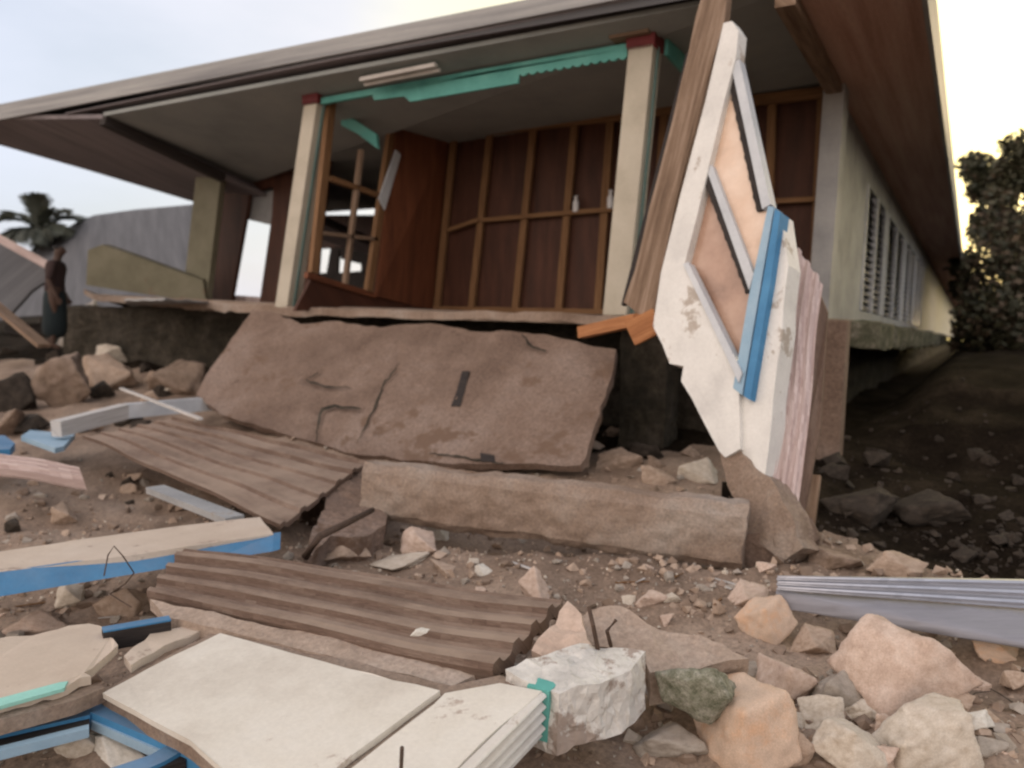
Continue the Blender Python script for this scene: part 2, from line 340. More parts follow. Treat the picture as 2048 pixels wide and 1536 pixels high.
# roof, one low hip
bm = B()
ev = [Vector((-12.1, 5.72, z(2.66))), Vector((-.44, 5.72, z(2.42))), Vector((-.40, 75, z(2.42))), Vector((-12.1, 75, z(2.5)))]
tp = [p+Vector((0, 0, .16)) for p in ev]; rd = [Vector((-6.2, 11.5, z(4.4))), Vector((-6.2, 69, z(4.4)))]
V = [bm.verts.new(p) for p in ev+tp+rd]
for f in ((4, 5, 8), (5, 6, 9, 8), (6, 7, 9), (7, 4, 8, 9), (0, 1, 5, 4), (1, 2, 6, 5), (2, 3, 7, 6), (3, 0, 4, 7)): bm.faces.new([V[i] for i in f])
roof = hp('roof', bm, m_roofg)
bm = B(); prism(bm, [at(-160, 270, Y=5.68), at(1640, -80, Y=5.68), at(1640, -118, Y=5.68), at(-160, 240, Y=5.68)], Vector((0, .035, 0)))
hp('fascia', bm, m_fasc, roof, grain=AX and Vector((1, 0, -.02)))
bm = B(); box(bm, -.43, -.395, 5.7, 75, z(2.25), z(2.6)); hp('fascia', bm, m_fasc, roof, grain=Vector((0, 1, 0)))
# left sagging eave underside
bm = B(); A1, A2 = at(-160, 240, Y=5.73), at(378, 394, Y=9.0); B1, B2 = at(205, 237, Y=5.75), at(445, 352, Y=7.5)
A3 = A2 + (A2-A1)*1.2; B3 = B2 + (B2-B1)*2.5
prism(bm, [A1, A3, B3, B1], Vector((0, 0, .05))); hp('soffit', bm, m_soff, grain=Vector((0, 1, 0)))
bm = B(); bar(bm, A1+Vector((0, 0, .05)), A3+Vector((0, 0, .05)), .05, .16); hp('fascia', bm, m_soff, roof, grain=Vector((0, 1, 0)))
bm = B(); bar(bm, B1-Vector((0, 0, .02)), B2-Vector((0, 0, .02)), .12, .12); hp('beam', bm, m_dark, grain=Vector((0, 1, 0)))
# front soffit strip
bm = B(); prism(bm, [at(130, 228, Y=5.715), at(1640, -76, Y=5.715), at(1600, -5, Y=6.2), at(230, 232, Y=6.12)], Vector((0, 0, .012))); hp('soffit', bm, m_soff, grain=Vector((1, 0, 0)))
# brown soffit along the right side
bm = B(); box(bm, -1.27, -.432, 5.73, 75, z(2.375), z(2.405))
hp('soffit', bm, m_rsoff, grain=Vector((0, 1, 0)))
# ceiling of the porch and of the open left room
bm = B(); prism(bm, [B1+Vector((.02, .0, .03)), Vector((-1.2, 5.85, z(2.44))), Vector((-1.2, 8.3, z(2.46))), at(600, 333, Y=8.25), B2+Vector((-.3, .75, .04))], Vector((0, 0, .04))); hp('ceiling', bm, m_ceil)
bm = B(); box(bm, -12.5, -5.8, 8.3, 12.2, z(2.3), z(2.34)); hp('ceiling', bm, m_ceil)
bm = B(); box(bm, -1.34, -1.2, 5.76, 8.1, z(2.29), z(2.43)); hp('beam', bm, m_wbrown, grain=Vector((0, 1, 0)))
# columns
def leanpost(p0, p1, w, d):
    bm = B(); a = [Vector((p0.x+i*w, p0.y+j*d, p0.z)) for i, j in ((0, 0), (1, 0), (1, 1), (0, 1))]
    b = [Vector((p1.x+i*w, p1.y+j*d, p1.z)) for i, j in ((0, 0), (1, 0), (1, 1), (0, 1))]
    V = [bm.verts.new(p) for p in a+b]
    for f in ((0, 1, 2, 3), (4, 5, 6, 7), (0, 1, 5, 4), (1, 2, 6, 5), (2, 3, 7, 6), (3, 0, 4, 7)): bm.faces.new([V[i] for i in f])
    return bm
def column(b, t, w, d, cap):
    p0, p1 = at(*b, Y=6.1), at(*t, Y=6.1)
    c = hp('column', leanpost(p0, p1, w, d), m_cream, bevel=.008, grain=UP)
    bm = B(); q = p1+Vector((-.015, -.015, .004)); n = 9
    # red capital with a saw-tooth lower edge
    box(bm, q.x, q.x+w+.03, q.y, q.y+d+.03, q.z, q.z+cap)
    for i in range(n):
        x0 = q.x + (w+.03)*i/n; s = (w+.03)/n
        prism(bm, [Vector((x0, q.y+.001, q.z)), Vector((x0+s, q.y+.001, q.z)), Vector((x0+s/2, q.y+.001, q.z-.035))], Vector((0, .012, 0)))
        y0 = q.y + (d+.03)*i/n; s = (d+.03)/n
        prism(bm, [Vector((q.x+w+.029, y0, q.z)), Vector((q.x+w+.029, y0+s, q.z)), Vector((q.x+w+.029, y0+s/2, q.z-.035))], Vector((-.012, 0, 0)))
    hp('capital', bm, m_red, c)
    # thin green battens nailed on the sheltered side
    bm = B(); bar(bm, p0+Vector((w+.012, d*.45, .01)), p1+Vector((w+.012, d*.45, -.01)), .016, .03, Vector((0, 1, 0))); hp('batten', bm, m_tealg, c)
    return c
column((549, 616), (608, 206), .19, .2, .085)
column((1205, 630), (1257, 94), .215, .2, .095)
bm = B(); box(bm, -2.72, -2.38, 6.02, 6.42, z(2.385)+.0, z(2.43)); hp('beam', bm, m_wbrown)
# left corner pillar of the porch, then the broken parapet beside it
hp('pillar', leanpost(at(364, 600, Y=7.6), at(393, 338, Y=7.6), .56, .1), m_olive, bevel=.01)
pp = Pl(at(175, 575, Y=6.9), at(190, 492, Y=6.9), at(410, 605, Y=7.55))
bm = B(); prism(bm, [pp.on(*q) for q in ((172, 570), (176, 500), (205, 489), (260, 508), (366, 547), (405, 560), (412, 604), (300, 590))], pp.n*-.16); hp('parapet', bm, m_olive)
# teal valance along the porch front, tall on its left half and scalloped on the right, and its return to the back wall
bm = B(); P = lambda u, v: at(u, v, Y=6.14)
prism(bm, [P(640, 196), P(1254, 86), P(1254, 97), P(640, 208)], Vector((0, .05, 0)))
pts = [P(742, 181), P(1254, 97), P(1254, 112)]
for k in range(12):
    u0 = 1254-18*k
    for j in (1, 2, 3):
        u = u0-18*j/3; pts.append(P(u, 112+(1254-u)*.165 + (5 if j < 3 else 0)))
pts += [P(1036, 166), P(820, 203), P(808, 192), P(748, 200)]
prism(bm, pts, Vector((0, .025, 0)))
hp('valance', bm, m_teal)
bm = B(); prism(bm, [Vector((-2.34, 6.3, z(2.44))), Vector((-2.34, 8.15, z(2.44))), Vector((-2.34, 8.15, z(2.2))), Vector((-2.34, 6.3, z(2.28)))], Vector((.03, 0, 0))); hp('valance', bm, m_teal)
# tube lamp under the soffit
tl = Pl(at(715, 165, Y=5.95), at(870, 128, Y=5.95), at(800, 150, Y=6.02))
bm = B(); a, b = at(722, 160, Y=5.9), at(872, 130, Y=5.9); bar(bm, a, b, .05, .035)
la = hp('tube_lamp', bm, m_lamp)
bm = B(); bar(bm, a+Vector((0, .06, -.03)), b+Vector((0, .06, -.03)), .028, .028); hp('tube', bm, m_lamp, la)
# back wall of the porch: plywood sheets nailed behind a stud frame
YB = 8.2
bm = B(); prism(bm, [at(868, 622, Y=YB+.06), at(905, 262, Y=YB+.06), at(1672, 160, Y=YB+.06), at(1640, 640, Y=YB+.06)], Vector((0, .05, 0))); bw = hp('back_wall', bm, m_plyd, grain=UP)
for b, t in (((874, 618), (909, 272)), ((943, 618), (981, 264)), ((1031, 619), (1068, 254)), ((1118, 620), (1150, 246)), ((1196, 621), (1222, 232)), ((1300, 622), (1330, 222)), ((1420, 622), (1440, 208)), ((1532, 624), (1545, 194)), ((1625, 630), (1645, 184))):
    bm = B(); bar(bm, at(*b, Y=YB), at(*t, Y=YB), .085, .05, Vector((0, 1, 0))); hp('stud', bm, m_stud, bw, grain=UP)
for a, b, wd in (((900, 270), (1660, 184), .11), ((868, 617), (1640, 632), .06)):
    bm = B(); bar(bm, at(*a, Y=YB-.028), at(*b, Y=YB-.028), .05, wd); hp('rail', bm, m_stud, bw)
for a, b in (((897, 461), (958, 440)), ((960, 441), (1040, 434)), ((1040, 434), (1225, 419)), ((1330, 414), (1640, 398))):
    bm = B(); bar(bm, at(*a, Y=YB-.03), at(*b, Y=YB-.03), .06, .05); hp('rail', bm, m_stud, bw)
# partition: plywood at the back, an open window frame in front of it
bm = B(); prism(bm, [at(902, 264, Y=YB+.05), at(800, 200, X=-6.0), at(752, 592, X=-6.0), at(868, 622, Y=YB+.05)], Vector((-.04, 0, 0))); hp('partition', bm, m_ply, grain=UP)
PX = lambda u, v: at(u, v, X=-6.05)
fr = None
for i, (a, b, w_, m_) in enumerate((((663, 196), (626, 546), .10, m_stud), ((790, 206), (736, 585), .10, m_stud), ((672, 186), (800, 214), .07, m_wbrown), ((612, 550), (750, 592), .06, m_ply), ((660, 357), (772, 396), .055, m_stud), ((722, 300), (690, 570), .045, m_wbrown), ((640, 466), (752, 478), .04, m_wbrown))):
    bm = B(); bar(bm, PX(*a), PX(*b), w_, .06, Vector((1, 0, 0)))
    if fr is None: fr = hp('window_frame', bm, m_, grain=UP)
    else: hp('frame_bar', bm, m_, fr, grain=(PX(*b)-PX(*a)))
bm = B(); prism(bm, [at(790, 300, X=-5.98), at(800, 310, X=-5.98), at(768, 420, X=-5.98), at(756, 398, X=-5.98)], Vector((.015, 0, 0))); hp('torn_panel', bm, m_bluegr, fr)
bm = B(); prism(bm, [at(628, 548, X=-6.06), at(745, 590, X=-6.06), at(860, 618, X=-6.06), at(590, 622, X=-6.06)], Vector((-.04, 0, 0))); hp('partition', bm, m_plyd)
bm = B(); prism(bm, [at(u, v, Y=6.75) for u, v in ((682, 222), (752, 268), (755, 297), (716, 268), (682, 250))], Vector((0, .04, 0))); hp('valance', bm, m_teal)
# wall of the left bay with a doorway
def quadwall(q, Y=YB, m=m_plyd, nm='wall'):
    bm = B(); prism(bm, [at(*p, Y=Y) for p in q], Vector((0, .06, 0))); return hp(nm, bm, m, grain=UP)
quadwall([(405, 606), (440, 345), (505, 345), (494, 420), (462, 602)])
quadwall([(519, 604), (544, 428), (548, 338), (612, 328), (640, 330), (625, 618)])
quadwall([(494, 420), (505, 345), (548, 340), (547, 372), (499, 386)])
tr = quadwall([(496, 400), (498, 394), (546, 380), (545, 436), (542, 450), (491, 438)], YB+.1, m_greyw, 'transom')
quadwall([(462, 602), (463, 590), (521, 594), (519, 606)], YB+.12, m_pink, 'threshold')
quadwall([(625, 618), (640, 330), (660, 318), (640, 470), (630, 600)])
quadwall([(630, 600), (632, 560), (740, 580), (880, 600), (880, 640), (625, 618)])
# back wall of the left room, two small bright openings in it
YR = 12
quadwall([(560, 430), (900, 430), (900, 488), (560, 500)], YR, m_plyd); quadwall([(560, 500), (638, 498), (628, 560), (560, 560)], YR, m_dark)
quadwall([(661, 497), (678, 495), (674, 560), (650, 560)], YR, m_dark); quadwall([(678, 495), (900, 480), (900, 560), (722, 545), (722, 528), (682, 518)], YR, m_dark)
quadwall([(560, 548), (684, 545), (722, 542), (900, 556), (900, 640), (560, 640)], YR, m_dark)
# corner post, side wall and its louvred windows
hp('corner_post', leanpost(at(1612, 655, Y=8.0), at(1648, 160, Y=8.0), .19, .3), m_greyw, bevel=.008, grain=UP)
XS = -1.27
def sw(y0, y1, h0, h1, m=m_greyw, nm='side_wall', parent=house, t=.1):
    bm = B(); box(bm, XS-t, XS, y0, y1, z(h0), z(h1)); return hp(nm, bm, m, parent, grain=UP)
sw(8.32, 10.9, HF, 2.4); sw(10.9, 75, 1.95, 2.4); sw(10.9, 75, HF, .34); sw(24, 75, .34, 1.95)
for y0, y1 in ((10.9, 13.4), (13.7, 17.2), (17.6, 20.6), (21, 24)):
    if y0 > 11: sw(y0-.42, y0, .34, 1.95)
    bm = B(); box(bm, XS-.09, XS-.07, y0, y1, z(.345), z(1.945)); wf = hp('window', bm, m_dark)
    for yy in (y0+.05, (y0+y1)/2, y1-.05):
        bm = B(); box(bm, XS-.068, XS+.02, yy-.05, yy+.05, z(.345), z(1.945)); hp('mullion', bm, m_bluegr, wf)
    bm = B(); k = 16
    for j in range(k):
        zz = z(.37 + 1.55*j/k)
        prism(bm, [Vector((XS-.06, y0+.1, zz+.08)), Vector((XS-.0, y0+.1, zz)), Vector((XS-.0, y1-.1, zz)), Vector((XS-.06, y1-.1, zz+.08))], Vector((-.004, 0, -.006)))
    hp('louvre', bm, m_glass, wf)
# porch floor slab, broken along its front
bm = B(); P = lambda u, v: at(u, v, Y=6.0)
pts = [at(168, 578, Y=6.85), at(196, 592, Y=6.75), at(300, 600, Y=6.7)] + [P(480, 612), P(560, 615), P(800, 622), P(1000, 624), P(1240, 632), Vector((-1.1, 6.3, z(HF-.02))), Vector((-.98, 8, z(HF))), Vector((-.98, 75, z(HF))), Vector((-11.0, 75, z(HF))), Vector((-12.3, 8.2, z(HF)))]
pts = jag(pts, .12, .02, 3, (8, 9, 10, 11, 12))
prism(bm, pts, Vector((0, 0, -.075))); fl = hp('floor_slab', bm, m_conc2)
bm = B(); pts = jag([Vector((-1.75, 7.6, z(HF+.01))), Vector((-.72, 7.7, z(HF-.03))), Vector((-.62, 12, z(HF-.06))), Vector((-.62, 24, z(HF-.06))), Vector((-1.3, 24, z(HF+.01)))], .14, .03, 5)
prism(bm, pts, Vector((0, 0, -.22))); rough(bm, .12, .02, 5, .012, 4); hp('floor_edge', bm, m_moss, fl)
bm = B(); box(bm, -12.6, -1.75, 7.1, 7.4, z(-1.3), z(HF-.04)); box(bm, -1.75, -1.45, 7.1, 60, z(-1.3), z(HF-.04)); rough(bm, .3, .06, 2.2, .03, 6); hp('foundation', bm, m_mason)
bm = B(); box(bm, -1.46, -1.22, 7.55, 7.85, z(-.85), z(HF-.1), .05); hp('pier', bm, m_conc2, bevel=.015)
hp('pier', leanpost(at(1624, 1040, Y=6.5), at(1648, 640, Y=6.5), .17, .22), m_conc, bevel=.012)
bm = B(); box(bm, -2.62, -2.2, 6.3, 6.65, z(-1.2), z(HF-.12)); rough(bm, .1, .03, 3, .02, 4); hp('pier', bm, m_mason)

# two bottles on the middle rail of the back wall
for (u, v0, v1), lab in (((1151, 424, 392), 'white plastic bottle standing on the wall rail, left of the other bottle'), ((1220, 417, 380), 'pale slim bottle standing on the wall rail next to the middle column')):
    p = at(u, v0, Y=YB-.05); q = at(u, v1, Y=YB-.05); hgt = q.z-p.z; bm = B()
    lathe(bm, p, [(.03, 0), (.034, .01), (.034, hgt*.6), (.015, hgt*.78), (.015, hgt*.86), (.02, hgt*.87), (.02, hgt)])
    tag(fin('bottle', bm, m_bottle, smooth=True), lab, 'bottle')

# ------------------------------------------------------------------ leaning wall section with its window
A_, B_, C_ = at(1455, 40, Y=5.45), at(1310, 660, Y=4.95), at(1560, 1030, Y=4.32)
pw = Pl(A_, B_, C_)
wall = thing('fallen_wall_section', at(1560, 1080, Y=4.32), 'leaning broken wall section with a diamond tilted window, white post and blue frame', 'wall')
def wp(name, q, m, off, th, grain=None, label=None, jg=None):
    bm = B(); pts = [pw.on(u, v, off) for u, v in q]
    if jg: pts = jag(pts, jg[0], jg[1], 4)
    prism(bm, pts, pw.n*-th); o = fin(name, bm, m, wall, grain=grain)
    if label: o['label'] = label
    return o
gd = pw.on(1305, 655)-pw.on(1455, 50); gd2 = pw.on(1490, 700)-pw.on(1380, 450)
wp('board', [(1420, -60), (1462, -60), (1448, 45), (1408, 190), (1360, 370), (1322, 540), (1303, 652), (1258, 612), (1247, 604), (1270, 540), (1300, 410), (1345, 240), (1376, 110), (1392, 30)], m_wbrown, .0, .06, gd, 'rough brown weathered plank along the broken edge', (.18, .006))
wp('board', [(1372, 108), (1386, 92), (1380, 140), (1256, 604), (1242, 610)], m_dark, -.06, .04, gd)
wp('post', [(1447, 46), (1464, 42), (1477, 62), (1472, 112), (1449, 200), (1418, 330), (1392, 440), (1368, 532), (1347, 540), (1330, 622), (1306, 652), (1322, 545), (1362, 385), (1410, 205)], m_wpaint, .05, .1, gd)
wp('window_bar', [(1462, 130), (1478, 118), (1541, 408), (1524, 418)], m_bluegr, .04, .07, gd2)
def saw(a, b, wd, n):
    a, b = Vector((*a, 0)), Vector((*b, 0)); d = b-a; nn = Vector((-d.y, d.x, 0)).normalized(); q = [a, b]
    for k in range(n, -1, -1):
        q.append(a + d*(k/n) + nn*wd*(.9+.07*math.sin(k*2.3)+.05*math.sin(k*5.1)))
    return [(p.x, p.y) for p in q]
wp('dark_edge_strip', saw((1463, 132), (1526, 420), 15, 40), m_dark, .02, .02, gd2)  # dark strip with a slightly uneven edge along the bar
wp('window_bar', [(1412, 336), (1424, 330), (1507, 548), (1498, 580)], m_bluegr, .04, .06, gd2)
wp('dark_edge_strip', saw((1411, 338), (1502, 582), 13, 36), m_dark, .035, .02, gd2)
wp('pane', [(1468, 120), (1540, 420), (1508, 560), (1410, 320)], m_pane, .0, .02, gd2, 'upper pale salmon window panel')
wp('pane', [(1414, 330), (1504, 570), (1480, 740), (1450, 720), (1360, 530)], m_pane2, -.012, .02, gd2, 'lower brown salmon window panel')
wp('lower_wall', [(1346, 536), (1370, 530), (1400, 590), (1478, 752), (1478, 800), (1480, 898), (1450, 915), (1438, 902), (1368, 772), (1362, 762), (1367, 732), (1339, 727), (1325, 690), (1307, 655), (1316, 630)], m_wpaint, .055, .16, gd2, None, (.09, .005))
wp('sill', [(1366, 528), (1376, 524), (1484, 745), (1477, 765)], m_bluegr, .075, .07, gd2)
wp('window_frame', [(1536, 412), (1548, 414), (1523, 560), (1484, 790), (1466, 776), (1496, 600)], m_lblue, .06, .1, gd)
wp('window_frame', [(1550, 418), (1561, 424), (1540, 570), (1500, 800), (1487, 792), (1526, 560)], m_blue, .075, .1, gd)
wp('wall_face', [(1562, 426), (1568, 470), (1577, 530), (1560, 700), (1530, 950), (1512, 942), (1455, 890), (1470, 760), (1542, 565)], m_wpaint, .02, .14, gd, None, (.12, .006))
bm = B(); pts = [pw.on(u, v, .03) for u, v in ((1440, 898), (1474, 888), (1508, 935), (1540, 955), (1590, 1050), (1606, 1095), (1560, 1125), (1490, 1060), (1452, 960))]
prism(bm, jag(pts, .06, .012, 9), pw.n*-.2); rough(bm, .05, .012, 8, .006, 4); fin('base', bm, m_conc2, wall)
# pink ribbed siding torn off beside it
ps = [at(1578, 470, Y=5.05), at(1518, 955, Y=4.45), at(1590, 1062, Y=4.4), at(1645, 570, Y=5.1)]
bm = B(); ribbed(bm, *ps, 4, .014, .012, 30, .02, 'soft')
sd = fin('siding_sheet', bm, m_pink, grain=ps[1]-ps[0]); tag(sd, 'torn pinkish ribbed siding standing upright right of the blue window frame', 'siding sheet')
bm = B(); q = [at(1628, 560, Y=5.2), at(1655, 625, Y=5.2), at(1650, 700, Y=5.05), at(1640, 860, Y=4.8), at(1608, 1025, Y=4.55), at(1582, 1062, Y=4.46), at(1596, 950, Y=4.62), at(1618, 760, Y=4.9)]
prism(bm, q, Vector((.0, .04, 0))); tag(fin('plank', bm, m_ribbr, grain=q[4]-q[0]), 'splintered dark brown plank along the right edge of the pink siding', 'plank')
bm = B(); bar(bm, at(1622, 950, Y=4.75), at(1604, 1085, Y=4.6), .11, .05); tag(fin('plank', bm, m_wbrown, grain=UP), 'short light plank standing below the splintered siding beside grey footing', 'plank')
# orange timber stubs
bm = B(); a, b = at(1163, 665, Y=5.2), at(1275, 640, Y=4.95); bar(bm, a, b, .08, .085); tag(fin('timber_stub', bm, m_orange, grain=b-a, bevel=.004), 'orange timber stub sticking out left from the foot of the brown plank', 'timber')
bm = B(); a, b = at(1262, 668, Y=4.95), at(1318, 640, Y=4.98); bar(bm, a, b, .1, .17); tag(fin('timber_stub', bm, m_orange, grain=b-a, bevel=.004), 'short orange timber block under the white post', 'timber')

# ------------------------------------------------------------------ big concrete pieces
sp = Pl(at(505, 620, Y=6.0), at(1170, 920, Y=4.95), at(1232, 700, Y=5.85))
o2 = [(508, 618), (560, 630), (600, 648), (680, 642), (760, 655), (860, 648), (960, 662), (1090, 668), (1232, 700), (1226, 740), (1200, 830), (1172, 915), (1160, 930), (1010, 928), (880, 925), (745, 912), (690, 905), (630, 882), (540, 858), (440, 828), (393, 790), (425, 735), (470, 668)]
bm = B(); prism(bm, jag([sp.on(*q) for q in o2], .1, .012, 2), sp.n*-.07); rough(bm, .08, .016, 1.9, .007, 7)
# shallow cracks and a slot in the face
sn = sp.n
crk = [[(640, 745), (612, 760), (640, 770), (700, 775)], [(632, 880), (640, 820), (660, 812), (720, 818), (760, 770), (790, 742), (800, 700)], [(715, 880), (760, 860), (800, 838)], [(1040, 668), (1060, 690), (1085, 700)]]
for v in bm.verts:
    for poly in crk:
        for a, b in zip(poly, poly[1:]):
            pa, pb = sp.on(*a), sp.on(*b); d = pb-pa; t = max(0, min(1, (v.co-pa).dot(d)/d.length_squared)); g = (v.co-pa-d*t).length
            if g < .07: v.co -= sn*.02*(1-g/.07)
slab = fin('concrete_slab', bm, m_conc, smooth=False); tag(slab, 'large cracked brown concrete slab leaning against the porch front edge', 'slab')
def dark_patch(q, th=.004):
    bm = B(); prism(bm, [sp.on(u, v, .018) for u, v in q], sp.n*-.03); return bm
def crack(line, wd):
    pts = []; rn = random.Random(len(line)*7)
    for a, b in zip(line, line[1:]):
        k = max(2, int(math.hypot(b[0]-a[0], b[1]-a[1])/9))
        for j in range(k): pts.append((a[0]+(b[0]-a[0])*j/k + rn.uniform(-2.2, 2.2), a[1]+(b[1]-a[1])*j/k + rn.uniform(-2.2, 2.2)))
    pts.append(line[-1]); n = len(pts); L_, R_ = [], []
    for i, p in enumerate(pts):
        q, o_ = pts[min(i+1, n-1)], pts[max(0, i-1)]; dx, dy = q[0]-o_[0], q[1]-o_[1]; m = math.hypot(dx, dy) or 1; ww = wd*(.35+.65*math.sin(math.pi*(i+.3)/n))*rn.uniform(.6, 1.2)
        L_.append((p[0]-dy/m*ww, p[1]+dx/m*ww)); R_.append((p[0]+dy/m*ww, p[1]-dx/m*ww))
    bm = B()
    for i in range(n-1):
        f = [bm.verts.new(sp.on(*q, .0155)) for q in (L_[i], L_[i+1], R_[i+1], R_[i])]; bm.faces.new(f)
    bmesh.ops.remove_doubles(bm, verts=bm.verts[:], dist=.0005); fin('crack', bm, m_mason, slab)
for ln, wd in ((crk[0], 2.0), ([(632, 882), (637, 840), (644, 818), (668, 813), (722, 818)], 3.2), ([(716, 884), (748, 820), (766, 772), (800, 724)], 2.2), ([(1045, 668), (1064, 694), (1092, 702)], 3.0), ([(860, 905), (940, 918), (1010, 926)], 2.2)): crack(ln, wd)
o = fin('slot_shade', dark_patch([(924, 742), (938, 742), (930, 780), (920, 812), (902, 812), (914, 780)]), m_dark, slab)  # flat dark patches on the face, painted as the shade inside holes
o = fin('slot_shade', dark_patch([(960, 905), (988, 910), (990, 924), (962, 922)]), m_dark, slab)
# fallen beam
L0, L1 = at(738, 975, h=-1.06), at(1492, 1072, h=-1.09)
bm = B(); d = (L1-L0); s = d.cross(UP).normalized(); t = s.cross(d).normalized()
bmw, bmh = .2, .36
for _ in (0,):
    q = [L0 + s*a*bmw/2 + t*b*bmh/2 for a, b in ((-.7, -1), (.6, -1), (1, -.72), (1.06, .1), (.95, .66), (.55, .98), (-.7, 1))]
    prism(bm, q, d)
rough(bm, .06, .026, 2.6, .012, 7); tag(fin('concrete_beam', bm, m_conc2), 'long broken concrete beam lying in front of the leaning slab', 'beam')
bm = B(); pts = [at(u, v, Y=4.28) for u, v in ((1478, 1070), (1580, 1060), (1602, 1100), (1580, 1150), (1470, 1128))]; prism(bm, pts, Vector((.05, .35, 0))); rough(bm, .06, .02, 5, .01, 5); tag(fin('footing', bm, m_conc), 'brown concrete footing block between fallen beam and galvanised sheet', 'concrete block')
# lump of broken concrete at the beam's left end
def pslab(name, q, h, th, m, label, cat, jg=(.08, .008), rg=None, grain=None, seed=1, pl=None, keep=()):
    # q: outline in the photograph, h: one height or three (pixel, height) supports of its plane
    if pl is None: pl = Pl(*[at(u, v, h=h) for u, v in (q[0], q[len(q)//3], q[2*len(q)//3])]) if not isinstance(h, (list, tuple)) else Pl(*[at(u, v, h=hh) for u, v, hh in h])
    pts = [pl.on(u, v) for u, v in q]
    if jg: pts = jag(pts, jg[0], jg[1], seed, keep)
    n_ = pl.n if pl.n.z > 0 else -pl.n
    bm = B(); prism(bm, pts, n_*-th)
    if rg: rough(bm, *rg)
    o = fin(name, bm, m, grain=grain or (pts[1]-pts[0])); 
    if label: tag(o, label, cat)
    return o, pl
pslab('concrete_chunk', [(620, 1065), (660, 985), (712, 935), (745, 925), (772, 1000), (770, 1050), (720, 1075), (660, 1072), (625, 1110), (608, 1112)], [(620, 1065, -1.2), (745, 925, -1.02), (772, 1020, -1.17)], .22, m_conc, 'rounded brown concrete chunk at the left end of the fallen beam', 'concrete chunk', (.05, .012), (.06, .025, 4, .012, 5))
# brown ribbed boards on the ground
def rib(name, c4, hs, n, amp, m, label, cat, th=.03, shape='batten', nu=30, wob=.012):
    p = [at(u, v, h=h) for (u, v), h in zip(c4, hs)]
    bm = B(); ribbed(bm, *p, n, amp, th, nu, wob, shape); o = fin(name, bm, m, grain=p[1]-p[0]); return tag(o, label, cat)
rib('ribbed_panel', [(165, 872), (560, 1050), (735, 925), (345, 838)], (-.98, -1.16, -.99, -.86), 5, .018, m_ribbr, 'dusty brown ribbed wall panel sloping down from the leaning slab', 'wall panel')
rib('ribbed_panel', [(295, 1195), (985, 1345), (1125, 1205), (365, 1095)], (-1.22, -1.15, -1.10, -1.12), 4, .022, m_ribbr, 'dusty brown ribbed wall panel lying above the white board', 'wall panel', .06, 'soft')
q = [at(u, v, h=-1.2+hh) for u, v, hh in ((300, 1198, 0), (440, 1228, .01), (700, 1284, .02), (975, 1338, .03), (905, 1372, .0), (700, 1322, .0), (445, 1258, -.01), (330, 1235, -.02))]
bm = B(); prism(bm, jag(q, .08, .006, 12), UP*-.05); rough(bm, .06, .006, 5, .004, 5); tag(fin('plank', bm, m_dusty, grain=q[3]-q[0]), 'sand covered plank between the lower ribbed panel and the large white board', 'plank')
bm = B(); a, b = at(310, 978, h=-1.13), at(470, 1040, h=-1.16); bar(bm, a, b, .12, .04); tag(fin('plank', bm, m_greyw, grain=b-a), 'thin grey plank edge below the upper ribbed panel', 'plank')
# galvanised ridge sheet on the right
gp = [at(1552, 1150, h=-1.08), at(2250, 1160, h=-1.02), at(2250, 1330, h=-1.24), at(1552, 1215, h=-1.22)]
mid = [gp[0]*.55+gp[3]*.45, gp[1]*.55+gp[2]*.45]
bm = B(); ribbed(bm, gp[0], gp[1], mid[1], mid[0], 3, .014, .004, 40, .02, 'soft')
gs = fin('metal_sheet', bm, m_galv, grain=gp[1]-gp[0]); tag(gs, 'long galvanised ridged metal sheet lying across the rubble at the right', 'metal sheet')
bm = B(); prism(bm, [mid[0]-UP*.004, mid[1]-UP*.004, gp[2], gp[3]], Vector((0, .004, -.002))); rough(bm, .12, .004, 1.0, 0, 5); fin('flange', bm, m_galvshade, gs, grain=gp[1]-gp[0], smooth=True)

# ------------------------------------------------------------------ painted timber and boards, left foreground
bp_ = thing('painted_beam', at(280, 1130, h=-1.3), 'cream topped wall beam with a bright blue side lying across the left', 'beam')
q = [at(u, v, h=-1.12) for u, v in ((-260, 1148), (0, 1103), (300, 1060), (520, 1034), (547, 1068), (270, 1110), (0, 1143), (-260, 1182))]
bm = B(); prism(bm, jag(q, .1, .004, 3), UP*-.05); fin('top_board', bm, m_creamd, bp_)
q = [at(547, 1068, h=-1.122), at(-260, 1182, h=-1.122), at(-260, 1238, h=-1.17), at(0, 1193, h=-1.20), at(420, 1122, h=-1.19), at(545, 1103, h=-1.17)]
bm = B(); prism(bm, q, Vector((0, .05, 0))); fin('side_board', bm, m_blue, bp_, grain=q[1]-q[0])
bl, bpl = pslab('cream_board', [(-240, 1320), (0, 1276), (90, 1264), (178, 1247), (205, 1254), (236, 1290), (200, 1322), (168, 1345), (182, 1352), (135, 1372), (0, 1408), (-240, 1470)], -1.22, .03, m_creamd, 'cream wall board with a pale teal stripe along its near edge', 'wall board', (.035, .007))
bm = B(); prism(bm, [bpl.on(u, v, .004) for u, v in ((-240, 1460), (0, 1396), (120, 1364), (136, 1362), (128, 1376), (0, 1412), (-240, 1472))], UP*-.012); fin('stripe', bm, m_tealp, bl)
bm = B(); prism(bm, [bpl.on(u, v, -.033) for u, v in ((-240, 1466), (0, 1412), (178, 1370), (210, 1375), (150, 1400), (0, 1440), (-240, 1500))], UP*-.05); fin('backing', bm, m_conc2, bl)
bm = B(); a, b = at(205, 1280, h=-1.24), at(340, 1256, h=-1.24); bar(bm, a, b, .05, .075)
o = fin('blue_timber', bm, m_dark, grain=b-a); tag(o, 'short dark timber with a blue top wedged between the two pale boards', 'timber')
